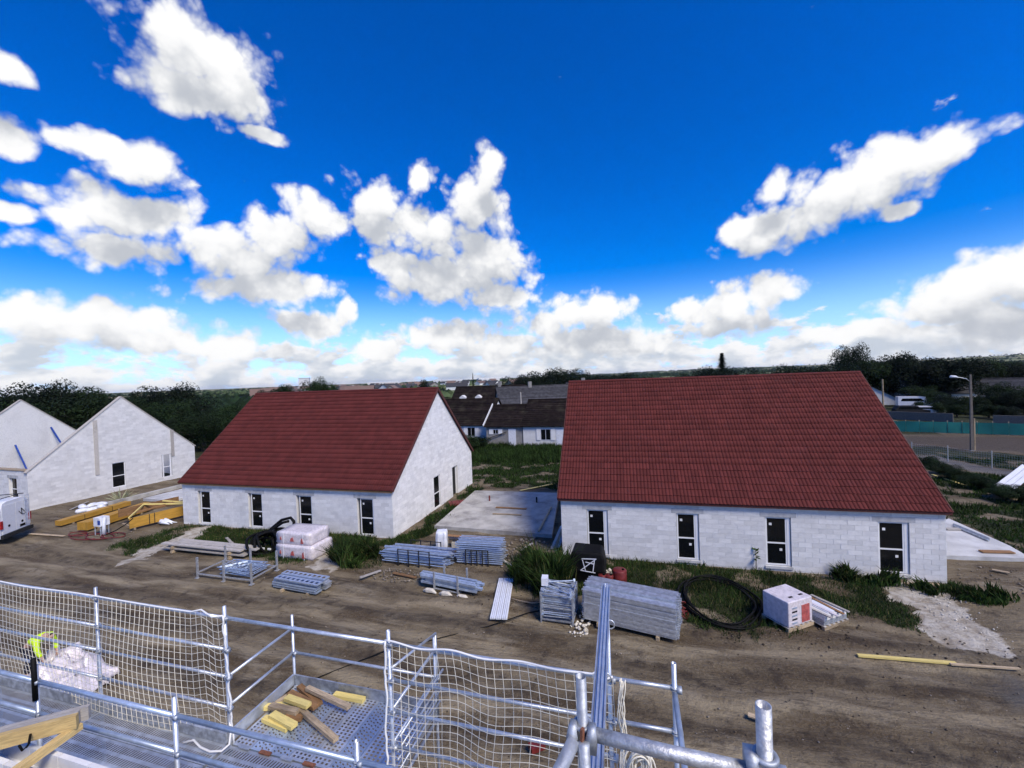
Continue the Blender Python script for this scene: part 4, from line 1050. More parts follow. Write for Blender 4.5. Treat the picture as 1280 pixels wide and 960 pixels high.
for x in (.35, .8): MB().box((x, .2, .946), (x+.16, .27, .955)).build('tear', 'steel_dark', t)
t = yard('opened_pallet', 'lower torn-open pallet of tiles with loose boards on it', 'pallet', 1031, 788, pr, 'pallets by the hose ring'); pallet(t, 1.15, .95)
for k in range(4): MB().box((.03+.02*k, .04, .14+k*.075), (1.12-.01*k, .9, .205+k*.075)).build('tile_layer', 'zinc_dull' if k < 2 else 'block', t)
for k in range(4): o = MB().box((0, 0, 0), (.10, 1.2, .03)).build('loose_slat', ('wood_grey', 'wrap', 'wood_brown', 'wood_grey')[k], t); o.location = (.12+k*.27, -.12, .445); o.rotation_euler = (0, 0, random.uniform(-.08, .08))
MB().box((.35, .12, .443), (.85, .85, .452)).build('torn_film', 'plastic_white', t)
# long yellow batten on the mud, other loose pieces
timber('long_batten', 'long yellow batten lying on the mud before the pallets', G(1072, 819, .04), G(1195, 829, .03), .10, .05, 'wood_lemon', 'batten')
timber('long_batten', 'pale batten continuing the line of the long yellow one', G(1188, 830, .04), G(1275, 836, .03), .07, .04, 'wood_old', 'batten')
LOOSE = [((286-3, 672), (291, 680), 'wood_grey', 'short pale board in the grass below the left house'), ((450, 722), (476, 713), 'wood_grey', 'pale pole lying by the bush at the lane'),
         ((1130, 729), (1175, 731), 'wood_old', 'thin lath at the foot of the right house corner'), ((652, 688), (665, 679), 'wood_grey', 'pale splintered lath in the rubble before the slab'), ((35, 667), (80, 670), 'wood_old', 'long pale lath beside the van wheel'),
         ((1165, 593), (1205, 606), 'wood_lemon', 'yellow board lying in the grass behind the right slab'), ((1227, 606), (1237, 600), 'wood_grey', 'white board end sticking from the hedge'), ((650, 613), (690, 605), 'wood_lemon', 'long yellow lath at the edge of the meadow'), ((88, 637), (110, 627), 'wood_grey', 'pale plank beside the roofless house footing')]
LOOSE += [((420, 702), (432, 694), 'wood_grey', 'broken pale board standing out of the weed clump'), ((492, 716), (520, 722), 'wood_brown', 'reddish lath in front of the longer tubes'), ((640, 696), (652, 702), 'wood_old', 'short lath in the rubble before the slab'),
          ((628, 700), (640, 708), 'wood_grey', 'grey splinter board at the rubble edge'), ((1240, 712), (1262, 716), 'wood_old', 'dull board end on the earth beside the pale slab'), ((935, 893), (960, 901), 'wood_old', 'small lath lying alone in the lower mud lane')]
for a, b, mt, lab in LOOSE: timber('loose_board', lab, G(*a, .06), G(*b, .07), .14, .03, mt, 'board')
timber('slab_board', 'dark board lying across the middle of the slab', G(620, 634, .24), G(658, 636, .24), .18, .04, 'wood_brown', 'board', 'boards on the slab')
timber('slab_board', 'narrow dark board on the slab nearer the tube piles', G(616, 642, .24), G(652, 643.5, .24), .14, .04, 'wood_old', 'board', 'boards on the slab')
timber('slab_board', 'long edge board along the right side of the slab', G(673, 664, .25), G(689, 634, .25), .10, .08, 'wood_old', 'board', 'boards on the slab')
for (px, py, lab, mt) in ((612, 626, 'red pipe stub rising from the slab', 'plastic_red'), (671, 628, 'black pipe stub rising from the slab', 'plastic_black')):
    p = G(px, py, .2); tag(MB().tube([tuple(p), tuple(p+Vector((0, 0, .35)))], .05, 8, hollow=True).build('pipe_stub', mt), lab, 'pipe')
timber('form_board', 'reddish board lying on the pale slab beside the right house', G(1226, 689, .2), G(1266, 690, .2), .25, .04, 'wood_brown', 'board', 'boards on the pale slab')
timber('form_board', 'grey board across the pale slab by the house wall', G(1182, 661, .2), G(1202, 661, .2), .25, .04, 'wood_grey', 'board', 'boards on the pale slab')
for k in range(3): timber('steel_pipe', 'steel pipe lying along the back edge of the pale slab', G(1192, 655+k*1.2, .2), G(1236, 673+k*1.4, .2), .06, .06, 'zinc_dull', 'pipe', 'pipes on the pale slab')
t = yard('leaning_plank_pile', 'boards and white sacking wedged beside the right house corner', 'pile', 688, 688)
for k in range(4): MB().beam((.05+.14*k, .1+.1*k, .05), (.35+.1*k, 1.3, .75), .14, .03).build('board', ('wood_grey', 'wood_old', 'zinc_dull', 'wood_brown')[k], t)
MB().box((.35, 1.0, .72), (.8, 1.35, .82)).build('sack', 'plastic_white', t)
# red plastic mesh at the slab corner, dropped cable
tag(MB().box((0, 0, 0), (1.9, .9, .10), None, Matrix.Translation(G(562, 633, .02)) @ Matrix.Rotation(YAW+.5, 4, 'Z')).build('red_sheet', 'plastic_red'), 'flat red sheet between the gable door and the slab', 'sheet')
mb = MB(); mb.tube([tuple(G(px, py, .03+gz(*UW(G(px, py))))) for px, py in ((330, 878), (400, 846), (480, 814), (540, 800), (610, 783), (660, 766), (700, 758))], .018, 6); tag(mb.build('power_cable', 'plastic_black', None, True), 'black power cable lying across the mud lane', 'cable')
mb = MB(); mb.tube([tuple(G(px, py, .03)) for px, py in ((636, 747), (650, 751), (665, 754), (676, 753))], .02, 6); tag(mb.build('power_cable', 'wood_old', None, True), 'pale hose end by the fittings crate', 'hose')

# ------------------------------------------------------------------ left side of the yard
def pack(name, label, a, b, wd, ht, mat, n, group):
    t = thing(name, label, 'beam pack', a, math.atan2((b-a).y, (b-a).x), group); L = (b-a).length
    for k in range(n): y = -wd/2+k*wd/n; MB().box((random.uniform(-.05, .05), y+.004, .10), (L, y+wd/n-.004, .10+ht)).build('beam', mat, t)
    for x in (.15*L, .8*L): MB().box((x-.05, -wd/2, 0), (x+.05, wd/2, .098)).build('bearer', 'wood_old', t)
    for x in (.3*L, .7*L): MB().box((x-.015, -wd/2-.006, .095), (x+.015, wd/2+.006, .105+ht)).build('strap', 'steel_dark', t)
    return t
pack('beam_pack', 'lower pack of yellow timber beams farther from the van', G(73, 659), G(160, 633), .55, .30, 'wood_yellow', 3, 'yellow beam packs')
pack('beam_pack', 'higher pack of yellow timber beams beside the white pump', G(103, 665), G(186, 638), .75, .48, 'wood_yellow', 4, 'yellow beam packs')
# prefabricated roof frames leaning together
a, b = G(162, 664), G(240, 644); L = (b-a).length
t = thing('roof_frame', 'brown timber roof frame with open triangular bays by the left house', 'timber frame', a, math.atan2((b-a).y, (b-a).x))
def fb(p, q, wd=.05, ht=.55, mat='wood_yellow', nm='board'): return MB().beam(p, q, wd, ht).build(nm, mat, t)
fb((0, 0, .45), (L, 0, .45), ht=.62); fb((.05, 1.9, .8), (L, 1.9, .8), ht=.5, mat='wood_brown')
fb((0, .02, .80), (1.3, 1.88, 1.02), .06, .08, 'wood_lemon', 'rafter'); fb((1.3, 1.87, 1.05), (L*.95, .06, .83), .06, .08, 'wood_lemon', 'rafter'); fb((.2, .9, .82), (L*.8, 1.0, .92), .06, .10, 'wood_brown', 'strut'); fb((L*.72, 1.88, 1.0), (L, .06, .83), .06, .08, 'wood_lemon', 'rafter')
for x in (.3*L, .38*L): MB().box((x-.02, -.032, .14), (x+.02, -.026, .76)).build('strap', 'steel_dark', t)
for k in range(3): MB().box((.2+k*L*.4, -.05, 0), (.3+k*L*.4, 1.95, .135)).build('bearer', 'wood_old', t)
# white plaster pump and red hose
t = yard('plaster_pump', 'white and blue plaster pump standing in red hose loops', 'pump', 130, 668)
MB().box((-.42, -.25, .55), (.12, .25, 1.05)).build('hopper', 'plastic_white', t); MB().box((-.05, -.262, .66), (.16, -.252, .92)).build('panel', 'plastic_blue', t)
for x, y in ((-.38, -.2), (-.38, .2), (.08, -.2), (.08, .2)): MB().tube([(x, y, 0), (x, y, .548)], .03, 8).build('leg', 'zinc_dull', t)
MB().tube([(.18, -.1, .05), (.20, -.1, .5), (.22, -.08, 1.05)], [.12, .08, .07], 10).build('pump_tube', 'plastic_white', t, True); MB().box((.14, -.14, .9), (.27, -.02, 1.15)).build('motor', 'plastic_white', t)
t2 = yard('red_hose', 'loops of red hose lying on the ground round the white pump', 'hose', 118, 672)
for k, (cx, cy, rx, ry) in enumerate(((-.6, 0, 1.1, .5), (.3, .1, .9, .45), (1.0, .35, .8, .4), (-1.5, .05, .7, .3))):
    MB().tube([(cx+rx*math.cos(a)+.06*math.sin(3*a+k), cy+ry*math.sin(a), .035+.02*k) for a in np.linspace(.4*k, .4*k+5.9, 26)], .03, 6).build('loop', 'plastic_red', t2, True)
tag(MB().tube([tuple(G(133, 668, .15)), tuple(G(145, 663, .4)), tuple(G(158, 655, .7)), tuple(G(166, 648, .85))], .03, 7).build('feed_hose', 'plastic_black', None, True), 'dark feed hose running from pump to roof frame', 'hose')
# cement sacks and film near the roofless house
SK = MB(); SK.tube([(-.35, 0, .1), (-.28, 0, .11), (0, 0, .13), (.28, 0, .11), (.35, 0, .1)], [.05, .19, .22, .19, .05], 10); SK = SK.mesh('sack', 'plastic_white'); SK.polygons.foreach_set('use_smooth', np.ones(len(SK.polygons), dtype=bool))
for k in range(9):
    o = inst('sack', SK, None, G(104+k % 3*11+random.uniform(-2, 2), 640-(k//3)*2.5-(k % 3)*1.6, .02+.13*(k//5)), (0, 0, random.uniform(0, 3)), (1.1, 1, .8)); tag(o, 'white cement sack in the heap before the roofless house', 'sack', 'sacks in the heap')
t = yard('film_roll', 'crumpled white film under the roof frame', 'film', 205, 655)
mb = MB()
for k in range(7): mb.tube([(random.uniform(-.6, -.3), random.uniform(-.2, .2), .1), (0, random.uniform(-.2, .2), random.uniform(.1, .3)), (random.uniform(.4, .8), random.uniform(-.2, .3), .08)], [.03, random.uniform(.08, .14), .02], 7)
mb.build('folds', 'plastic_white', t, True)
t = yard('dry_agave', 'dry pale tuft of long leaves growing by the footing beam', 'plant', 150, 627)
for k in range(26):
    a = random.uniform(0, 6.28); l = random.uniform(.8, 1.3); e = random.uniform(.5, 1.25); d = Vector((math.cos(a)*math.cos(e), math.sin(a)*math.cos(e), math.sin(e)))
    MB().tube([(0, 0, 0), tuple(d*l*.5), tuple(d*l+Vector((d.x, d.y, -.1))*.15)], [.04, .045, .004], 4).build('leaf', 'agave', t)
# van
c0 = G(38, 668); nrm = Vector((.80, -.10, 0))
rear_dir = (G(0, 684)-G(38, 668)).normalized(); yawv = math.atan2(rear_dir.y, rear_dir.x)
van = thing('parked_van', 'white delivery van with rear ladder parked beside the yellow beams', 'van', c0, yawv)   # local x along the rear face, y = into the body
VW, VL, VH = 2.0, 5.4, 2.45
# body: profile across the width, swept along the length with rounded roof
mb = MB(); prof = [(0, .42), (VW, .42), (VW+.02, 1.1), (VW-.06, 2.0), (VW-.22, VH-.08), (VW-.5, VH), (.5, VH), (.22, VH-.08), (.06, 2.0), (-.02, 1.1)]
rows = [0, .05, 3.6, 4.2, 4.75, 5.3]; shr = [.985, 1, 1, .97, .62, .45]
for y, k in zip(rows, shr):
    for x, z in prof: mb.v.append((VW/2+(x-VW/2)*(1 if k > .9 else .93), -y, .42+(z-.42)*k))
n_ = len(prof)
for r_ in range(len(rows)-1):
    for j in range(n_): mb.face((r_*n_+j, r_*n_+(j+1) % n_, (r_+1)*n_+(j+1) % n_, (r_+1)*n_+j))
mb.face(tuple(range(n_))[::-1]); mb.face(tuple(range((len(rows)-1)*n_, len(rows)*n_)))
SGN = 1
body = mb.build('body', 'car_white', van)
for k, (x0, x1) in enumerate(((.12, .985), (1.015, 1.88))):
    d = MB().box((x0, .012, .62), (x1, .035, 2.22)).build('rear_door', 'car_white', van)
    MB().box((x0+.2, .036, .72), (x0+.62, .048, .86)).build('number_plate', 'plastic_black' if k else 'plastic_black', d) if k == 0 else None
    MB().tube([(x0+.45, .036, 1.02), (x0+.45, .05, 1.02)], .07, 12).build('lock_badge', 'plastic_black', d)
    # dark angular mark on the door: a slanted outline and a tick
    if k == 0:
        mk = MB()
        for p, q in (((.30, 1.42), (.62, 1.80)), ((.62, 1.80), (.58, 1.42)), ((.30, 1.42), (.58, 1.42)), ((.58, 1.42), (.80, 1.66))): mk.beam((p[0], .042, p[1]), (q[0], .042, q[1]), .012, .05, up=(0, 1, 0))
        mk.build('door_mark', 'plastic_black', d)
MB().box((-.02, .01, .40), (VW+.02, .16, .60)).build('bumper', 'rubber', van)
for x in (-.03, VW-.11): MB().box((x, .01, .95), (x+.14, .07, 1.40)).build('tail_light', 'lamp_red', van)
ld = MB()
for x in (.12, .42): ld.tube([(x, .09, .75), (x, .09, 2.5)], .018, 6)
for k in range(7): ld.tube([(.12, .09, .85+k*.27), (.42, .09, .85+k*.27)], .014, 6)
ld.build('ladder', 'zinc', van); 
rk = MB()
for y in (-.4, -1.8, -3.2): rk.tube([(.15, y, VH+.1), (VW-.15, y, VH+.1)], .025, 6); rk.box((.15, y-.03, VH-.12), (.2, y+.03, VH+.1)); rk.box((VW-.2, y-.03, VH-.12), (VW-.15, y+.03, VH+.1))
rk.tube([(.2, -.1, VH+.13), (.2, -3.5, VH+.13)], .025, 6); rk.build('roof_rack', 'steel_dark', van)
for x in (.02, VW-.24):
    for y in (-.95, -4.4):
        wh = MB().tube([(x, y, .36), (x+.22, y, .36)], .36, 20).build('wheel', 'rubber', van, False); MB().tube([(x-.006, y, .36), (x+.226, y, .36)], .19, 12).build('rim', 'zinc', wh)

# ------------------------------------------------------------------ worker and tarpaulin near the left net
def skin_body(name, joints, edges, mat, parent=None, sub=2):
    me = bpy.data.meshes.new(name); me.from_pydata([j[0] for j in joints], edges, [])
    o = link(name, me, parent); me.materials.append(MATS[mat])
    sk = o.modifiers.new('skin', 'SKIN'); sk.use_smooth_shade = True
    for i, j in enumerate(joints):
        r_ = j[1] if isinstance(j[1], tuple) else (j[1], j[1]); me.skin_vertices[0].data[i].radius = r_
    me.skin_vertices[0].data[0].use_root = True
    ss = o.modifiers.new('sub', 'SUBSURF'); ss.levels = sub; ss.render_levels = sub
    return o
pw = G(40, 842); wk_ = thing('person', 'worker in a bright yellow jacket and dark trousers bending over', 'person', (pw.x, pw.y, gz(*UW(pw))), YAW+.25)
J = [((0, 0, .93), .13), ((.12, 0, 1.02), .14), ((.34, 0, 1.13), .145), ((.47, 0, 1.19), .09), ((.56, 0, 1.20), .06), ((.64, 0, 1.19), .085), ((.74, 0, 1.14), .075)]
Eg = [(0, 1), (1, 2), (2, 3), (3, 4), (4, 5), (5, 6)]
for s_ in (-1, 1):
    b_ = len(J); J += [((-.02, .10*s_, .86), .10), ((.06, .12*s_, .47), .065), ((-.02, .13*s_, .09), .045), ((.14, .15*s_, .035), (.045, .03))]
    Eg += [(0, b_), (b_, b_+1), (b_+1, b_+2), (b_+2, b_+3)]
    b_ = len(J); J += [((.42, .19*s_, 1.12), .07), ((.50, .24*s_, .86), .048), ((.58, .20*s_, .63), .032), ((.60, .19*s_, .55), (.035, .02))]
    Eg += [(2, b_), (b_, b_+1), (b_+1, b_+2), (b_+2, b_+3)]
    h_ = b_+3
    for k in range(4):
        f_ = len(J); J += [((.60+.012*(k-1.5), (.19+.018*(k-1.5))*s_, .51), .009), ((.605+.012*(k-1.5), (.185+.018*(k-1.5))*s_, .475-.008*(1.5-abs(k-1.5))), .008)]; Eg += [(h_, f_), (f_, f_+1)]
    f_ = len(J); J += [((.63, .165*s_, .56), .010), ((.645, .15*s_, .53), .008)]; Eg += [(h_-1, f_), (f_, f_+1)]
body = skin_body('body', J, Eg, 'skin', wk_)
jk = [((.02, 0, .96), .155), ((.14, 0, 1.04), .165), ((.34, 0, 1.15), .17), ((.47, 0, 1.20), .11)]
je = [(0, 1), (1, 2), (2, 3)]
for s_ in (-1, 1):
    b_ = len(jk); jk += [((.42, .20*s_, 1.12), .09), ((.50, .245*s_, .86), .068), ((.575, .205*s_, .67), .052)]; je += [(2, b_), (b_, b_+1), (b_+1, b_+2)]
skin_body('jacket', jk, je, 'hivis', wk_)
tr = [((-.01, 0, .93), .15)]; te = []
for s_ in (-1, 1):
    b_ = len(tr); tr += [((-.02, .10*s_, .84), .115), ((.06, .12*s_, .47), .08), ((-.02, .13*s_, .12), .065)]; te += [(0, b_), (b_, b_+1), (b_+1, b_+2)]
skin_body('trousers', tr, te, 'cloth_dark', wk_)
skin_body('hair', [((.62, 0, 1.225), .08), ((.70, 0, 1.20), .082)], [(0, 1)], 'hair', wk_)
for s_ in (-1, 1): MB().tube([(-.08, .13*s_, .03), (.02, .135*s_, .045), (.18, .15*s_, .04), (.23, .155*s_, .03)], [.04, .06, .05, .03], 8).build('boot', 'rubber', wk_, True)
# crumpled sheets on the ground
def tarp(label, px, py, Lx, Ly, hh, seed, rot):
    n = 26; xs = np.linspace(0, 1, n); X, Y_ = np.meshgrid(xs, xs); Zt = hh*(fbm(X*5+seed, Y_*5, 4, seed)**1.5)*np.sin(X*np.pi)**.5*np.sin(Y_*np.pi)**.5+.03
    X2 = X*Lx+(fbm(X*4, Y_*4+seed, 3, seed+3)-.5)*.5; Y2 = Y_*Ly+(fbm(X*4+9, Y_*4, 3, seed+5)-.5)*.5
    V = np.stack([X2-Lx/2, Y2-Ly/2, Zt], -1).reshape(-1, 3); ix = np.arange(n*n).reshape(n, n); fc = np.stack([ix[:-1, :-1], ix[:-1, 1:], ix[1:, 1:], ix[1:, :-1]], -1).reshape(-1, 4)
    p = G(px, py); o = link('tarpaulin', fast_mesh('tarpaulin', V, fc, 'wrap')); md = o.modifiers.new('t', 'SOLIDIFY'); md.thickness = .02
    o.location = (p.x, p.y, gz(*UW(p))); o.rotation_euler = (0, 0, YAW+rot); return tag(o, label, 'tarpaulin', 'crumpled tarpaulins')
tarp('larger crumpled white tarpaulin on the ground beyond the net', 88, 850, 2.3, 1.3, 1.3, 3, .1)
tarp('smaller crumpled white tarpaulin behind the larger one', 82, 828, 1.6, .9, 1.0, 8, -.1)
tag(MB().box((0, 0, 0), (.34, .2, .12), None, Matrix.Translation(G(665, 944)) @ Matrix.Identity(4) @ Matrix.Rotation(.4, 4, 'Z')).build('red_block', 'plastic_red'), 'small red block on the ground seen through the net', 'block')
# saplings by the right house
def sapling(label, px, py, h):
    t = yard('sapling', label, 'plant', px, py, 0, 'saplings by the right house'); MB().tube([(0, 0, 0), (.02, 0, h*.6), (0, .02, h)], [.02, .014, .006], 6).build('stem', 'bark', t)
    for k in range(14):
        a = random.uniform(0, 6.3); z = h*random.uniform(.45, 1.02); l = random.uniform(.12, .24); e = random.uniform(-.2, .9)
        d = Vector((math.cos(a)*math.cos(e), math.sin(a)*math.cos(e), math.sin(e))); s_ = d.cross(Vector((0, 0, 1))).normalized()*l*.3; p = Vector((0, 0, z))
        mb = MB(); mb.v = [tuple(p), tuple(p+d*l*.5+s_), tuple(p+d*l), tuple(p+d*l*.5-s_)]; mb.face((0, 1, 2, 3)); mb.build('leaf', 'leaf_light', t, fix=False)
sapling('sapling with a bushy head between the two leftmost windows of the right house', 813, 699, .95); sapling('small sapling at the second window of the right house', 888, 703, .8); sapling('spindly sapling by the third window of the right house', 945, 712, .9)
t = yard('ground_pipe', 'short black drain pipe sticking up by the right house wall', 'pipe', 894, 706); MB().tube([(0, 0, 0), (0, 0, .55)], .09, 12, hollow=True).build('pipe', 'plastic_black', t, True)

# ------------------------------------------------------------------ vegetation
def leaf_cloud(centers, radii, n, size, seed, up=.3, flat=1.0):
    """leaf-sized quads spread through lumps: returns verts, faces, per-face tone"""
    rs = np.random.default_rng(seed); c = np.asarray(centers, float); r = np.asarray(radii, float)
    k = rs.choice(len(c), n, p=(r**2)/np.sum(r**2)); d = rs.normal(size=(n, 3)); d /= np.linalg.norm(d, axis=1)[:, None]
    rad = r[k]*rs.uniform(.45, 1.08, n)**.6; p = c[k]+d*rad[:, None]*np.array([1, 1, flat])
    nn = d+rs.normal(size=(n, 3))*.6+np.array([0, 0, up]); nn /= np.linalg.norm(nn, axis=1)[:, None]
    a = np.cross(nn, rs.normal(size=(n, 3))); a /= np.linalg.norm(a, axis=1)[:, None]; b = np.cross(nn, a)
    s = size*rs.uniform(.5, 1.3, n)[:, None]
    V = np.stack([p-a*s, p-b*s*.55, p+a*s, p+b*s*.55], 1).reshape(-1, 3); Fc = np.arange(4*n).reshape(-1, 4)
    tone = rs.uniform(0, 1, n)*.6+.4*rs.uniform(0, 1, len(c))[k]
    return V, Fc, tone
def broadleaf(seed, h, w_, n, size, mat):
    rs = random.Random(seed); cs, rd = [], []
    for i in range(16):
        a = rs.uniform(0, 6.28); q = rs.uniform(.1, 1)*w_*.5; z = h*rs.uniform(.30, .90); q *= (1-((z/h-.55)/.55)**2)**.5
        cs.append((q*math.cos(a), q*math.sin(a), z)); rd.append(w_*rs.uniform(.14, .26))
    cs.append((0, 0, h*.6)); rd.append(w_*.34)
    V, Fc, t = leaf_cloud(cs, rd, n, size, seed); crown = fast_mesh('crown', V, Fc, mat, t)
    mb = MB(); mb.tube([(0, 0, -.2), (.05, 0, h*.2), (0, .06, h*.45), (.04, 0, h*.8)], [w_*.05, w_*.04, w_*.03, w_*.008], 8)
    for c in cs[:9]: mb.tube([(0, 0, h*.25), (c[0]*.5, c[1]*.5, h*.25+(c[2]-h*.25)*.65), c], [w_*.022, w_*.014, .02], 5)
    return crown, mb.mesh('trunk', 'bark')
def conifer(seed, h, w_, n, size, mat):
    rs = np.random.default_rng(seed); V, tones = [], []
    t = rs.uniform(0.08, 1, n)**.8; a = rs.uniform(0, 6.28, n); lay_ = np.floor(t*14)/14
    rad = w_*.5*(1.02-t)*(.2+.8*rs.uniform(0, 1, n)**.5)*(1-.45*(t*14 % 1))*(.75+.35*np.sin(a*3+lay_*40)); z = h*t-.25*rad
    p = np.stack([rad*np.cos(a), rad*np.sin(a), z], -1); d = np.stack([np.cos(a), np.sin(a), -.3+0*a], -1); s_ = np.stack([-np.sin(a), np.cos(a), 0*a], -1); s = (size*rs.uniform(.6, 1.3, n))[:, None]
    V = np.stack([p-d*s, p-s_*s*.4, p+d*s, p+s_*s*.4], 1).reshape(-1, 3)
    return fast_mesh('crown', V, np.arange(4*n).reshape(-1, 4), mat, rs.uniform(0, 1, n)), MB().tube([(0, 0, -.2), (0, 0, h*.5), (0, 0, h*.97)], [w_*.05, w_*.03, .02], 7).mesh('trunk', 'bark')
PROTO = {'a': broadleaf(1, 9, 9, 13000, .17, 'leaf'), 'b': broadleaf(2, 9, 7.5, 12000, .17, 'leaf_dark'), 'c': broadleaf(3, 9, 10, 13000, .17, 'leaf_dark'), 'd': broadleaf(5, 8, 8, 12000, .16, 'leaf'),
         'l': broadleaf(6, 6, 7, 9000, .15, 'leaf_light'), 'p': broadleaf(8, 12, 3.2, 4000, .24, 'leaf'), 'k': conifer(9, 11, 5, 2600, .26, 'leaf_dark')}
def tree(kind, label, x, y, h, group, wscale=1.0, cat='tree', name=None):
    cr, tk = PROTO[kind]; base = {'a': 9, 'b': 9, 'c': 9, 'd': 8, 'l': 6, 'p': 12, 'k': 11}[kind]; k = h/base
    t = thing(name or {'k': 'conifer_tree', 'p': 'poplar_tree'}.get(kind, 'broadleaf_tree'), label, cat, (x, y, -.1), random.uniform(0, 6.28), group); t.scale = (k*wscale, k*wscale, k)
    link('crown', cr, t); link('trunk', tk, t); return t
def dirpos(px, dist):
    r = ray(px, 470); f = Vector((r.x, r.y, 0)); return f.normalized()*dist
def top_h(px, py, dist):                                   # height of a tree at that distance whose top shows at the pixel
    r = ray(px, py); return H+r.z/math.hypot(r.x, r.y)*dist
rt = random.Random(11)
# wood behind the roofless house
LW = [(-30, 490, 62), (2, 492, 58), (30, 489, 72), (62, 482, 66), (85, 486, 74), (112, 490, 60), (135, 490, 80), (160, 489, 64), (178, 486, 76), (200, 486, 60), (222, 484, 70), (245, 490, 62), (262, 492, 75), (285, 491, 66), (305, 495, 58), (322, 494, 72), (20, 505, 56), (205, 500, 52), (240, 503, 54), (268, 505, 55), (300, 508, 56), (275, 520, 50), (250, 530, 47), (225, 515, 50), (335, 488, 110), (352, 482, 120), (395, 476, 118), (403, 480, 120)]
for px, py, ds in LW:
    ds = ds if ds > 100 else ds+24
    py = py+(4+(rt.uniform(-1, 9) if px not in (62, 222, 85) else -4) if ds < 100 else 0)+(9 if px > 235 and ds < 100 else 0)
    p = dirpos(px, ds); dk = rt.choice('abcd')
    tree(dk, 'dark tree crown in the dense wood behind the roofless house' if ds < 100 else 'dark tree crown rising over the left red roof by the white tower', p.x, p.y, max(5, top_h(px, py, ds)), 'wood behind the roofless house' if ds < 100 else 'trees by the white tower', rt.uniform(.85, 1.25) if ds < 100 else .8)
# belt behind the village, right of centre
MW = [(652, 472, 105), (668, 470, 110), (688, 465, 112), (705, 463, 108), (722, 464, 115), (742, 466, 112), (760, 467, 118), (782, 468, 125), (800, 469, 118), (822, 469, 125), (845, 469, 130), (868, 468, 120), (886, 462, 90), (912, 463, 95), (935, 464, 110), (960, 461, 115), (985, 459, 110), (1010, 460, 120), (1035, 458, 110)]
for px, py, ds in MW:
    p = dirpos(px, ds); tree(rt.choice('bccb'), 'dark tree in the belt of trees showing over the right red roof', p.x, p.y, top_h(px, py, ds), 'tree belt behind the village', rt.uniform(.9, 1.3))
p = dirpos(903, 135); tree('k', 'tall pointed conifer rising over the right red roof', p.x, p.y, top_h(903, 441, 135), None, 2.0)
p = dirpos(530, 62); tree('b', 'round dark tree peeking over the left red roof ridge', p.x, p.y, top_h(530, 470, 62), None, .42)
p = dirpos(591, 150); tree('k', 'slim pale conifer in front of the distant town', p.x, p.y, top_h(591, 466, 150), None, .55)
# right-hand wood and gardens
p = dirpos(1071, 140); tree('c', 'tall broad dark tree beside the white gable house', p.x, p.y, top_h(1071, 434, 140), None, .62)
RW = [(1095, 452, 120), (1112, 447, 125), (1130, 445, 120), (1150, 447, 128), (1168, 446, 122), (1185, 443, 118), (1200, 445, 125), (1218, 450, 135), (1238, 452, 140), (1258, 453, 145), (1280, 452, 140), (1300, 454, 140), (1052, 458, 110)]
for px, py, ds in RW:
    p = dirpos(px, ds); tree(rt.choice('bca'), 'dark tree in the wood behind the grey-roofed houses', p.x, p.y, top_h(px, py, ds), 'wood on the right', rt.uniform(.9, 1.3))
GB = [(1128, 474, 128), (1142, 474, 126), (1150, 482, 112), (1160, 488, 106), (1180, 494, 100), (1200, 497, 97), (1225, 494, 98), (1248, 480, 108), (1262, 490, 98), (1280, 487, 100), (1300, 492, 96), (1150, 503, 98), (1235, 505, 92), (1262, 506, 90), (1195, 507, 92), (1172, 508, 94)]
for px, py, ds in GB:
    p = dirpos(px, ds); tree(rt.choice('dabc'), 'dark garden bush between the grey-roofed houses and the green screen', p.x, p.y, max(2.0, top_h(px, py, ds)), 'garden bushes on the right', rt.uniform(1.0, 1.5), 'bush', 'garden_bush')
for px, py, ds in ((585, 545, 50), (598, 548, 51), (572, 540, 54)):
    p = dirpos(px, ds); tree('d', 'dark hedge bush beside the old grey annex', p.x, p.y, max(1.5, top_h(px, py, ds)), 'hedge by the annex', 1.3, 'bush', 'garden_bush')
for px, py, ds in ((1195, 600, 33.5), (1225, 612, 32), (1252, 614, 30.5), (1280, 618, 30), (1178, 598, 35), (1160, 590, 37)):
    p = dirpos(px, ds*1.28); tree('d', 'scrubby dark bush in the row behind the pale slab', p.x, p.y, max(.9, top_h(px, py, ds*1.28)+.5), 'scrub behind the pale slab', 1.9, 'bush', 'scrub_bush')
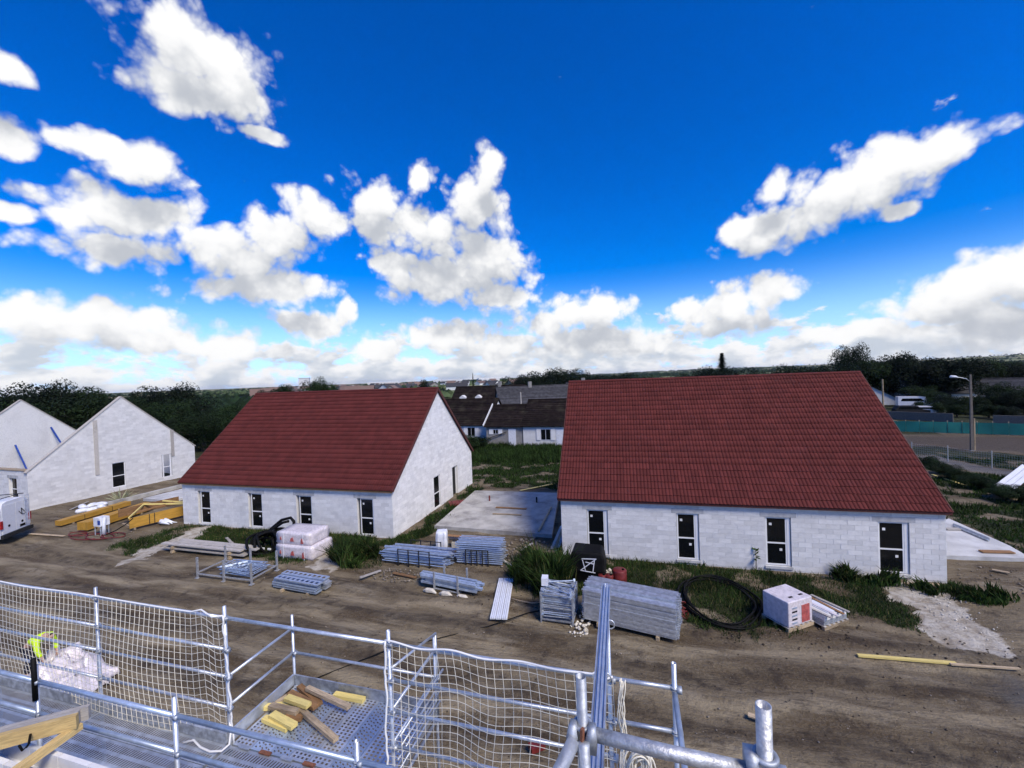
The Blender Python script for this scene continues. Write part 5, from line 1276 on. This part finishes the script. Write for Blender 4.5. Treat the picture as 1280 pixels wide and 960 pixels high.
# weeds near the lane
def weed_bush(label, px, py, rx, ry, h, n, mat, seed):
    p = G(px, py); t = thing('weed_bush', label, 'bush', (p.x, p.y, gz(*UW(p))), YAW); rs = np.random.default_rng(seed)
    m = 16; ca, cq = rs.uniform(0, 6.28, m), np.sqrt(rs.uniform(0, 1, m)); ch = rs.uniform(.35, 1.15, m); cl = rs.normal(size=(m, 3))*np.array([.35, .35, 0]); cr_ = rs.uniform(.12, .4, m)
    k = rs.integers(0, m, n); a = rs.uniform(0, 6.28, n); q = np.abs(rs.normal(size=n))*.6
    b = np.stack([cq[k]*np.cos(ca[k])*rx+q*cr_[k]*rx*np.cos(a), cq[k]*np.sin(ca[k])*ry+q*cr_[k]*ry*np.sin(a), 0*a], -1)
    hh = h*ch[k]*rs.uniform(.3, 1.1, n)*np.clip(1.1-q*.35, .3, 1); ln = (rs.normal(size=(n, 3))*np.array([.3, .3, 0])+cl[k])*hh[:, None]; tip = b+ln+np.stack([0*a, 0*a, hh], -1); mid = b+ln*.35+np.stack([0*a, 0*a, hh*.6], -1)
    wd = rs.normal(size=(n, 3))*np.array([1, 1, 0]); wd = wd/np.linalg.norm(wd, axis=1)[:, None]*.03
    V = np.stack([b-wd*.6, mid-wd, tip, mid+wd], 1).reshape(-1, 3); link('blades', fast_mesh('blades', V, np.arange(4*n).reshape(-1, 4), mat, rs.uniform(0, 1, n)), t); tag(t.children[0], kind='stuff')
    nd = n//9; dd = rs.integers(0, n, nd); Vd = np.stack([b[dd]-wd[dd]*.5, b[dd]+wd[dd]*.5, tip[dd]+np.array([0, 0, .12])*h], 1).reshape(-1, 3); tag(link('dry_stalks', fast_mesh('dry_stalks', Vd, np.arange(3*nd).reshape(-1, 3), 'grass_dry', rs.uniform(0, 1, nd)), t), kind='stuff')
    mb = MB()
    for k in range(18): i = int(rs.integers(n)); mb.tube([tuple(b[i]), tuple(mid[i]), tuple(tip[i])], [.012, .009, .004], 4)
    mb.build('stems', 'bark', t)
weed_bush('tall green weed clump beside the black tub and fittings crate', 681, 728, 1.0, 1.0, 1.35, 2600, 'grass', 1)
weed_bush('second green weed clump before the slab corner', 664, 712, .9, .9, .8, 1500, 'grass', 2)
weed_bush('green weed clump between the chalk strip and the tube cage', 446, 700, 1.15, .9, .95, 2400, 'grass', 3)
weed_bush('low green weeds at the last window of the right house', 1082, 727, .9, .5, .6, 1200, 'grass', 4)
weed_bush('low green weed clump past the right house corner', 1206, 746, 1.2, .6, .55, 1400, 'grass', 5)
# grass: blades wherever the ground is grassy
def grass(name, label, u0, u1, v0, v1, n, hgt, wid, mat, seed, thr=.35):
    rs = np.random.default_rng(seed); u = rs.uniform(u0, u1, n); v = rs.uniform(v0, v1, n); g = masks(u, v)[0]
    k = g > thr+rs.uniform(0, .5, n); x0, y0 = np.array(u), np.array(v)
    def inside(hx, hy, yaw, L):                         # keep it out of the houses
        X, Y_ = u*UX.x+v*VX.x-hx, u*UX.y+v*VX.y-hy; a = X*math.cos(yaw)+Y_*math.sin(yaw); b = -X*math.sin(yaw)+Y_*math.cos(yaw)
        return (a > -.02) & (a < L+.02) & (b > -.02) & (b < D+.02)
    k &= ~(inside(*RX[:4]) | inside(*LX[:4]) | inside(ox, oy, HYAW, L3)); u, v = u[k], v[k]; n = len(u)
    h = hgt*rs.uniform(.35, 1.2, n)*(.5+fbm(u*.5, v*.5, 3, 9)); z = ground_z(u, v)
    b = np.stack([u*UX.x+v*VX.x, u*UX.y+v*VX.y, z-.02], -1); ln = rs.normal(size=(n, 3))*np.array([.4, .4, 0])*h[:, None]; tip = b+ln+np.stack([0*h, 0*h, h], -1)
    wd = rs.normal(size=(n, 3))*np.array([1, 1, 0]); wd = wd/np.linalg.norm(wd, axis=1)[:, None]*wid
    V = np.stack([b-wd, b+wd, tip], 1).reshape(-1, 3)
    return tag(link(name, fast_mesh(name, V, np.arange(3*n).reshape(-1, 3), mat, rs.uniform(0, 1, n))), label, None, None, 'stuff')
grass('grass', 'short grass and weeds along the house fronts', -32, 12, 13.5, 21, 150000, .21, .015, 'grass', 1, .15)
grass('grass', 'dry stalks among the weeds along the house fronts', -32, 12, 13.5, 21, 22000, .24, .009, 'grass_dry', 2)
grass('grass', 'grass beside the slab and in the back meadow', -16, 13, 19.5, 50, 90000, .30, .035, 'grass', 3)
grass('grass', 'long grass on the right beyond the slab', 10, 40, 22, 46, 70000, .28, .035, 'grass', 4)
grass('grass', 'dry tall grass before the old houses', -26, 4, 40, 50.5, 30000, .55, .05, 'grass', 5, .1)

# ------------------------------------------------------------------ older houses behind the site
def old_house(label, loc, yaw, L, Dp, wh, rh, wall, roof, wins=(), doors=(), gables=True, chimney=None, group=None, ov=.25, name='village_house'):
    t = thing(name, label, 'house', loc, yaw, group)
    mb = MB(); mb.box((0, 0, -.5), (L, Dp, wh)); w_ = mb.build('wall', wall, t)
    if gables:
        for x in (0, L-.2): MB().prism([(0.001, wh), (Dp-.001, wh), (Dp/2, rh-.05)], .2, 'x', x).build('gable', wall, t)
    sl = math.atan2(rh-wh, Dp/2); z0 = wh-ov*math.tan(sl)
    mb = MB(); nrow = max(6, int(math.hypot(Dp/2+ov, rh-z0)/.36))
    for back in (0, 1):
        for r_ in range(nrow):
            a, b = r_/nrow, (r_+1)/nrow; y0, y1 = -ov+(Dp/2+ov)*a, -ov+(Dp/2+ov)*b; za, zb = z0+(rh-z0)*a, z0+(rh-z0)*b
            q = [(y0, za), (y1, zb), (y1, zb+.05), (y0, za+.10)]
            if back: q = [(Dp-y, z) for y, z in q]
            mb.prism(q, L+2*ov, 'x', -ov)
    ro = mb.build('roof', roof, t); MB().tube([(-ov, Dp/2, rh+.06), (L+ov, Dp/2, rh+.06)], .12, 8).build('ridge', roof, ro)
    if chimney: MB().box((chimney-.3, Dp/2-.3, rh-.5), (chimney+.3, Dp/2+.3, rh+.9)).build('chimney', 'render_grey', ro)
    for x, z, ww, hh in wins:
        f = MB().box((x, -.03, z), (x+ww, .0, z+hh)).build('window', 'pvc', t); mid = x+ww/2
        for a, b in ((x+.06, mid-.03), (mid+.03, x+ww-.06)): MB().box((a, -.045, z+.06), (b, -.031, z+hh-.06)).build('pane', 'glass_dark', f)
        for s_ in (-.52, ww+.02): MB().box((x+s_, -.07, z-.02), (x+s_+.5, -.02, z+hh+.02)).build('shutter', 'pvc', f)
    for x, ww, hh in doors: MB().box((x, -.05, -.2), (x+ww, .0, hh)).build('door', 'plastic_white', t)
    return t
def uwloc(u, v, z=0): p = S(u, v, z); return (p.x, p.y, p.z)
old_house('white-walled village house with shuttered windows and a dark roof behind the meadow', uwloc(-13.1, 49.8), YAW, 13, 8.5, 2.55, 5.35, 'render_white', 'old_tile', [(2.2, .75, 1.25, 1.35), (5.6, .75, 1.25, 1.35), (9.5, .75, 1.25, 1.35)], [(4.1, .9, 2.0)], group='village houses')
old_house('low grey annex with a pale door joined to the shuttered village house', uwloc(-17.9, 49.9), YAW, 4.7, 7.6, 2.5, 4.75, 'render_grey', 'old_tile', [(.9, 1.45, .7, .6)], [(2.9, .95, 2.1)], group='village houses')
timber('awning_rail', 'sloping dark handrail on the grey annex wall', uwloc(-17.7, 49.75, .9), uwloc(-15.2, 49.75, 1.75), .06, .08, 'steel_dark', 'rail')
timber('verge_strip', 'white sloping verge on the annex gable', Vector(uwloc(-18.2, 49.6, 2.5)), Vector(uwloc(-18.2, 53.7, 4.95)), .10, .25, 'render_white', 'verge')
old_house('dark-roofed village house hidden behind the left gable', uwloc(-27.5, 52.5), YAW, 9.0, 8.5, 2.4, 5.5, 'render_white', 'old_tile', [(6, .8, 1.1, 1.2)], group='village houses')
old_house('village house with a bare grey gable end and a long roof', uwloc(-21.5, 68), YAW+.45, 20, 9, 3.0, 6.7, 'render_grey', 'old_tile_grey', chimney=6, group='village houses')
old_house('village house with a tall chimney behind the annex', uwloc(-34, 74), YAW, 14, 9, 3.0, 6.9, 'render_white', 'old_tile', chimney=9.0, group='village houses')
old_house('far village house whose long dark roof reaches behind the right red roof', uwloc(-12, 74), YAW-.05, 18, 9, 3.2, 7.0, 'render_grey', 'old_tile_grey', chimney=3, group='village houses')
for k in range(2):
    o = MB().prism([(0, 0), (1.1, 0), (1.1, .8), (.55, 1.2), (0, .8)], 1.2, 'y').build('dormer', 'render_white'); o.location = uwloc(-32.2+3.2*k, 75.2, 4.2); o.rotation_euler = (0, 0, YAW); tag(o, 'small white dormer on the chimney house roof', 'dormer', 'dormers on the chimney house')
# houses on the right
p = dirpos(1090, 92); 
p = G(1121, 506); t = old_house('white gable house with a small window behind the right red roof', (p.x, p.y, -.2), R(66), 12, 12.5, 1.6, 5.4, 'render_white', 'old_tile', [], group='houses on the right', chimney=8)
MB().box((-.05, 3.2, 1.2), (-.01, 4.4, 2.3)).build('window', 'glass_dark', t)
for k, (px, ds, yw, L, rh, wl, lab) in enumerate(((1186, 122, .5, 9, 5.0, 'render_grey', 'first'), (1222, 125, -.9, 10, 5.0, 'render_grey', 'second'), (1165, 118, -.3, 10, 6.0, 'render_white', 'third'), (1258, 130, -.4, 10, 4.6, 'render_grey', 'fourth'))):
    p = dirpos(px, ds); old_house(('grey slate-roofed house among the garden bushes', 'grey house with a low gable behind the street lamp', 'pale house half hidden by the dark wood', 'grey house with broad roof near the wood edge')[k], (p.x-4, p.y, -.3), yw, L, 8, 2.6, rh, wl, 'old_tile_grey', group='houses on the right')
# motor vehicles beyond the green screen
def car(label, px, ds, yaw, col, h=1.5, L=4.3, camper=False):
    p = dirpos(px, ds); t = thing('parked_camper' if camper else 'parked_car', label, 'camper' if camper else 'car', (p.x, p.y, 0), yaw); W_ = 1.75
    pr_ = [(0, .35), (L, .35), (L, .85), (L-.9, .98), (L-1.5, h), (.5, h), (.05, .95)] if not camper else [(0, .4), (L, .4), (L, 1.1), (L-.7, 1.4), (L-.9, h), (.0, h)]
    MB().prism(pr_, W_, 'y').build('body', col, t)
    MB().prism([(.35, 1.0 if not camper else 1.5), (L-1.0, 1.0 if not camper else 1.5), (L-1.5, h-.1 if not camper else 2.0), (.6, h-.1 if not camper else 2.0)], W_+.02, 'y', -.01).build('window_band', 'glass_dark', t)
    for x in (.8, L-.85):
        for y in (-.02, W_-.18): MB().tube([(x, y, .32), (x, y+.2, .32)], .32, 14).build('wheel', 'rubber', t)
car('white camper van parked beside the white gable house', 1122, 104, -.5, 'car_white', 2.3, 4.6, True)
car('dark parked car before the camper van', 1118, 92, -.45, 'rubber'); car('white parked car behind the green screen', 1141, 93, -.5, 'car_white', 1.4, 3.8)
# garden walls, green screen fence
def low_wall(label, a, b, h, mat, th=.2):
    a, b = Vector(a), Vector(b); o = MB().box((0, 0, -.2), ((b-a).length, th, h)).build('garden_wall', mat); o.location = a; o.rotation_euler = (0, 0, math.atan2((b-a).y, (b-a).x)); return tag(o, label, 'wall')
g0, g1 = G(1100, 539), G(1420, 549)
low_wall('grey garden wall behind the green screen', dirpos(1095, 86), dirpos(1190, 84), 1.2, 'pole_concrete')
low_wall('pale low wall behind the bushes right of the lamp', dirpos(1240, 82), dirpos(1330, 82), 1.3, 'pole_concrete')
sc = thing('screen_fence', 'long green windbreak screen fence along the brown field', 'fence', g0, math.atan2((g1-g0).y, (g1-g0).x)); Lf = (g1-g0).length; nb = 16
for k in range(nb):
    n = 10; xs = np.linspace(0, Lf/nb-.02, n); V = []; 
    for z in (.05, .7, 1.35):
        for x in xs: V.append((k*Lf/nb+x, .05*math.sin(x*2+k)*(1 if z == .7 else .4), z-.04*math.sin(x/(Lf/nb)*math.pi)*(z > 1)))
    ix = np.arange(3*n).reshape(3, n); fc = np.stack([ix[:-1, :-1], ix[:-1, 1:], ix[1:, 1:], ix[1:, :-1]], -1).reshape(-1, 4)
    link('screen_sheet', fast_mesh('screen_sheet', np.array(V), fc, 'green_screen'), sc)
    MB().box((k*Lf/nb-.04, .06, -.2), (k*Lf/nb+.04, .14, 1.5)).build('post', 'wood_old', sc)
# street lamp on a concrete pole, telephone pole
lp = G(1215, 563); t = thing('street_lamp', 'street lamp on a tall concrete pole at the field edge', 'street lamp', (lp.x, lp.y, 0), YAW); hp = top_h(1213, 468, math.hypot(lp.x, lp.y))
MB().prism([(-.17, -.10), (.17, -.10), (.17, .10), (-.17, .10)], .3, 'z', -.3).build('base', 'concrete', t)
mb = MB()
for z, k in ((0, 1), (hp, .55)): mb.v += [(x*k, y*k, z) for x, y in ((-.12, -.09), (.12, -.09), (.12, .09), (-.12, .09))]
for j in range(4): mb.face((j, (j+1) % 4, 4+(j+1) % 4, 4+j))
mb.face((4, 5, 6, 7)); mb.build('pole', 'pole_concrete', t)
MB().box((.16, -.05, 0), (.26, .05, hp*.42)).build('stay_post', 'wood_old', t)
MB().tube([(0, 0, hp*.90), (-.35, -.05, hp*.945), (-.9, -.1, hp*.965), (-1.1, -.12, hp*.965)], .035, 8).build('arm', 'zinc', t, True); MB().tube([(-1.0, -.11, hp*.965), (-1.2, -.13, hp*.975), (-1.55, -.16, hp*.98), (-1.65, -.17, hp*.97)], [.05, .11, .12, .04], 10).build('lamp_head', 'plastic_white', t, True)
p = dirpos(1103, 80); tag(MB().tube([(p.x, p.y, 0), (p.x, p.y, top_h(1103, 474, 80))], [.14, .09], 8).build('telephone_pole', 'wood_old'), 'dark telephone pole in front of the white gable house', 'pole')
p = dirpos(650, 64); tag(MB().tube([(p.x, p.y, 0), (p.x, p.y, 6.2)], [.12, .08], 8).build('telephone_pole', 'wood_grey'), 'pale telephone pole among the village roofs', 'pole')
# wire fence along the path
fpts = [(1140, 571), (1185, 577), (1240, 585), (1300, 595)]
wf = thing('wire_fence', 'light wire mesh fence with thin posts along the path', 'fence', G(*fpts[0]), 0); o0 = G(*fpts[0])
for px, py in fpts: q = G(px, py)-o0; MB().box((q.x-.025, q.y-.025, 0), (q.x+.025, q.y+.025, 1.35)).build('post', 'zinc_old', wf)
for a, b in zip(fpts[:-1], fpts[1:]):
    A_, B_ = G(*a)-o0, G(*b)-o0; mb = MB()
    for z in np.linspace(.1, 1.2, 7): mb.tube([tuple(A_+Vector((0, 0, z))), tuple(B_+Vector((0, 0, z)))], .006, 3)
    for k in range(18): q = A_.lerp(B_, k/18); mb.tube([tuple(q+Vector((0, 0, .1))), tuple(q+Vector((0, 0, 1.2)))], .005, 3)
    mb.build('wire_mesh', 'zinc', wf, fix=False)
# leaning stack of white sheets at the right edge
c0, cw, cl_ = G(1262, 619, .35), G(1243, 607, .35), G(1297, 590, .9)
t = thing('sheet_stack', 'white ribbed metal sheets lying on timbers in the scrub', 'sheets', (c0.x, c0.y, 0), 0); ew, el = (cw-c0), (cl_-c0)
for k in range(3):
    mb = MB(); xs = np.linspace(k/3+.01, (k+1)/3-.01, 13)
    for i, x in enumerate(xs): q = ew*x+Vector((0, 0, .35+(.05 if i % 4 == 0 else 0))); mb.v += [tuple(q), tuple(q+el)]
    for i in range(12): mb.face((2*i, 2*i+2, 2*i+3, 2*i+1))
    o = mb.build('ribbed_sheet', 'plastic_white', t); md = o.modifiers.new('s', 'SOLIDIFY'); md.thickness = .03
for x in (.2, .55, .9):
    q = el*x; MB().beam(tuple(q+Vector((0, 0, .14))), tuple(q+ew+Vector((0, 0, .14))), .12, .28).build('bearer', 'wood_old', t)

# ------------------------------------------------------------------ far landscape
p = dirpos(380, 420); hT = top_h(380, 473, 420)
t = thing('white_tower', 'white rectangular tower rising over the left red roof', 'tower', (p.x, p.y, 0), .3); MB().box((-4.2, -3, -1), (4.2, 3, hT)).build('shaft', 'render_white', t); MB().box((-1.2, -3.1, hT*.55), (.6, -3.01, hT*.75)).build('window', 'render_grey', t); MB().box((-4.5, -3.3, hT+.01), (4.5, 3.3, hT+.5)).build('cap', 'render_white', t)
p = dirpos(384, 405); t = thing('red_roof_building', 'low building with a pale red roof at the foot of the white tower', 'building', (p.x, p.y, 0), .2); MB().box((-6, -4, -1), (10, 4, 5)).build('wall', 'render_white', t); MB().prism([(-4.4, 5.0), (4.4, 5.0), (0, 8.0)], 16.6, 'x', -6.3).build('roof', 'roof_far', t)
HM = []
for wl, rf_ in (('render_white', 'roof_far'), ('render_white', 'old_tile_grey'), ('render_grey', 'roof_far')):
    mb = MB(); mb.box((-6, -4, -1), (6, 4, 3.2)); mb.prism([(-4, 3.2), (4, 3.2), (0, 6.2)], .2, 'x', -6); mb.prism([(-4, 3.2), (4, 3.2), (0, 6.2)], .2, 'x', 5.8)
    mb._mi = 1; mb.prism([(-4.4, 3.0), (0, 6.3), (4.4, 3.0), (4.4, 3.25), (0, 6.6), (-4.4, 3.25)], 12.6, 'x', -6.3); HM.append(mb.mesh('town_house', [wl, rf_]))
rt2 = random.Random(5)
for k in range(90):
    px = rt2.uniform(330, 720) if k % 5 else rt2.uniform(1000, 1300); ds = rt2.uniform(260, 1000); p = dirpos(px, ds)
    o = inst('town_house', HM[k % 3], None, (p.x, p.y, 0), (0, 0, rt2.uniform(0, 3.1)), (rt2.uniform(.8, 1.5), rt2.uniform(.8, 1.3), rt2.uniform(.8, 1.25))); tag(o, 'small distant house in the town on the plain', 'house', 'distant town houses')
for k, (px, ds, L) in enumerate(((560, 1400, 90), (480, 1700, 120), (610, 1200, 60))):
    p = dirpos(px, ds); o = MB().box((-L/2, -20, 0), (L/2, 20, 9)).box((-L/2+2, -18, 9), (L/2-2, 18, 10.5)).build('warehouse', 'render_white'); o.location = p; o.rotation_euler = (0, 0, rt2.uniform(-.3, .3)); tag(o, 'long white warehouse far out on the plain', 'warehouse', 'far warehouses')
def far_wood(label, az0, az1, d0, d1, n, size, mat, seed, hmax=9):
    rs = np.random.default_rng(seed); a = rs.uniform(az0, az1, n); d = d0*(d1/d0)**rs.uniform(0, 1, n); x, y = np.sin(a)*d, np.cos(a)*d
    u, v = x*UX.x+y*UX.y, x*VX.x+y*VX.y; m_ = fbm(x*.012+seed, y*.005, 4, seed) > .47; x, y, u, v, d = x[m_], y[m_], u[m_], v[m_], d[m_]; n = len(x); z = ground_z(u, v)
    ico = np.array([(0,0,1),(.9,0,.3),(.28,.85,.3),(-.72,.53,.3),(-.72,-.53,.3),(.28,-.85,.3)]); fc = np.array([(0,1,2),(0,2,3),(0,3,4),(0,4,5),(0,5,1)])
    s = size*rs.uniform(.5, 1.2, n)*(.6+d/d1*.8); h = np.minimum(hmax, s*1.1)*rs.uniform(.6, 1.1, n)
    V = ico[None]*np.stack([s, s, h], -1)[:, None, :]*rs.uniform(.75, 1.25, (n, 6, 3))+np.stack([x, y, z], -1)[:, None, :]
    Fs = (fc[None]+6*np.arange(n)[:, None, None]).reshape(-1, 3)
    return tag(link('distant_wood', fast_mesh('distant_wood', V.reshape(-1, 3), Fs, mat, np.repeat(rs.uniform(0, 1, n), 5))), label, None, None, 'stuff')
far_wood('distant hedges and copses on the plain at left', -1.0, .12, 150, 2600, 9000, 5, 'far_wood', 1, 6)
far_wood('pale green copses among the town houses', -.7, .15, 180, 1500, 3500, 4, 'far_wood_pale', 2, 5.5)
far_wood('dark woods on the rising ground at right', .1, 1.05, 150, 3500, 14000, 6, 'far_wood', 3, 8)

# ------------------------------------------------------------------ air
hz = MB().box((-14500, -14500, -4), (14500, 14500, 75)).build('haze', [])
tag(hz, kind='stuff'); hm = bpy.data.materials.new('haze'); hm.use_nodes = True; hn = hm.node_tree; hn.nodes.clear()
ho = hn.nodes.new('ShaderNodeOutputMaterial'); hv = hn.nodes.new('ShaderNodeVolumePrincipled'); hn.links.new(hv.outputs[0], ho.inputs['Volume'])
hv.inputs['Color'].default_value = (.80, .88, 1, 1); hv.inputs['Density'].default_value = HAZE; hv.inputs['Anisotropy'].default_value = .3
hz.data.materials.append(hm)
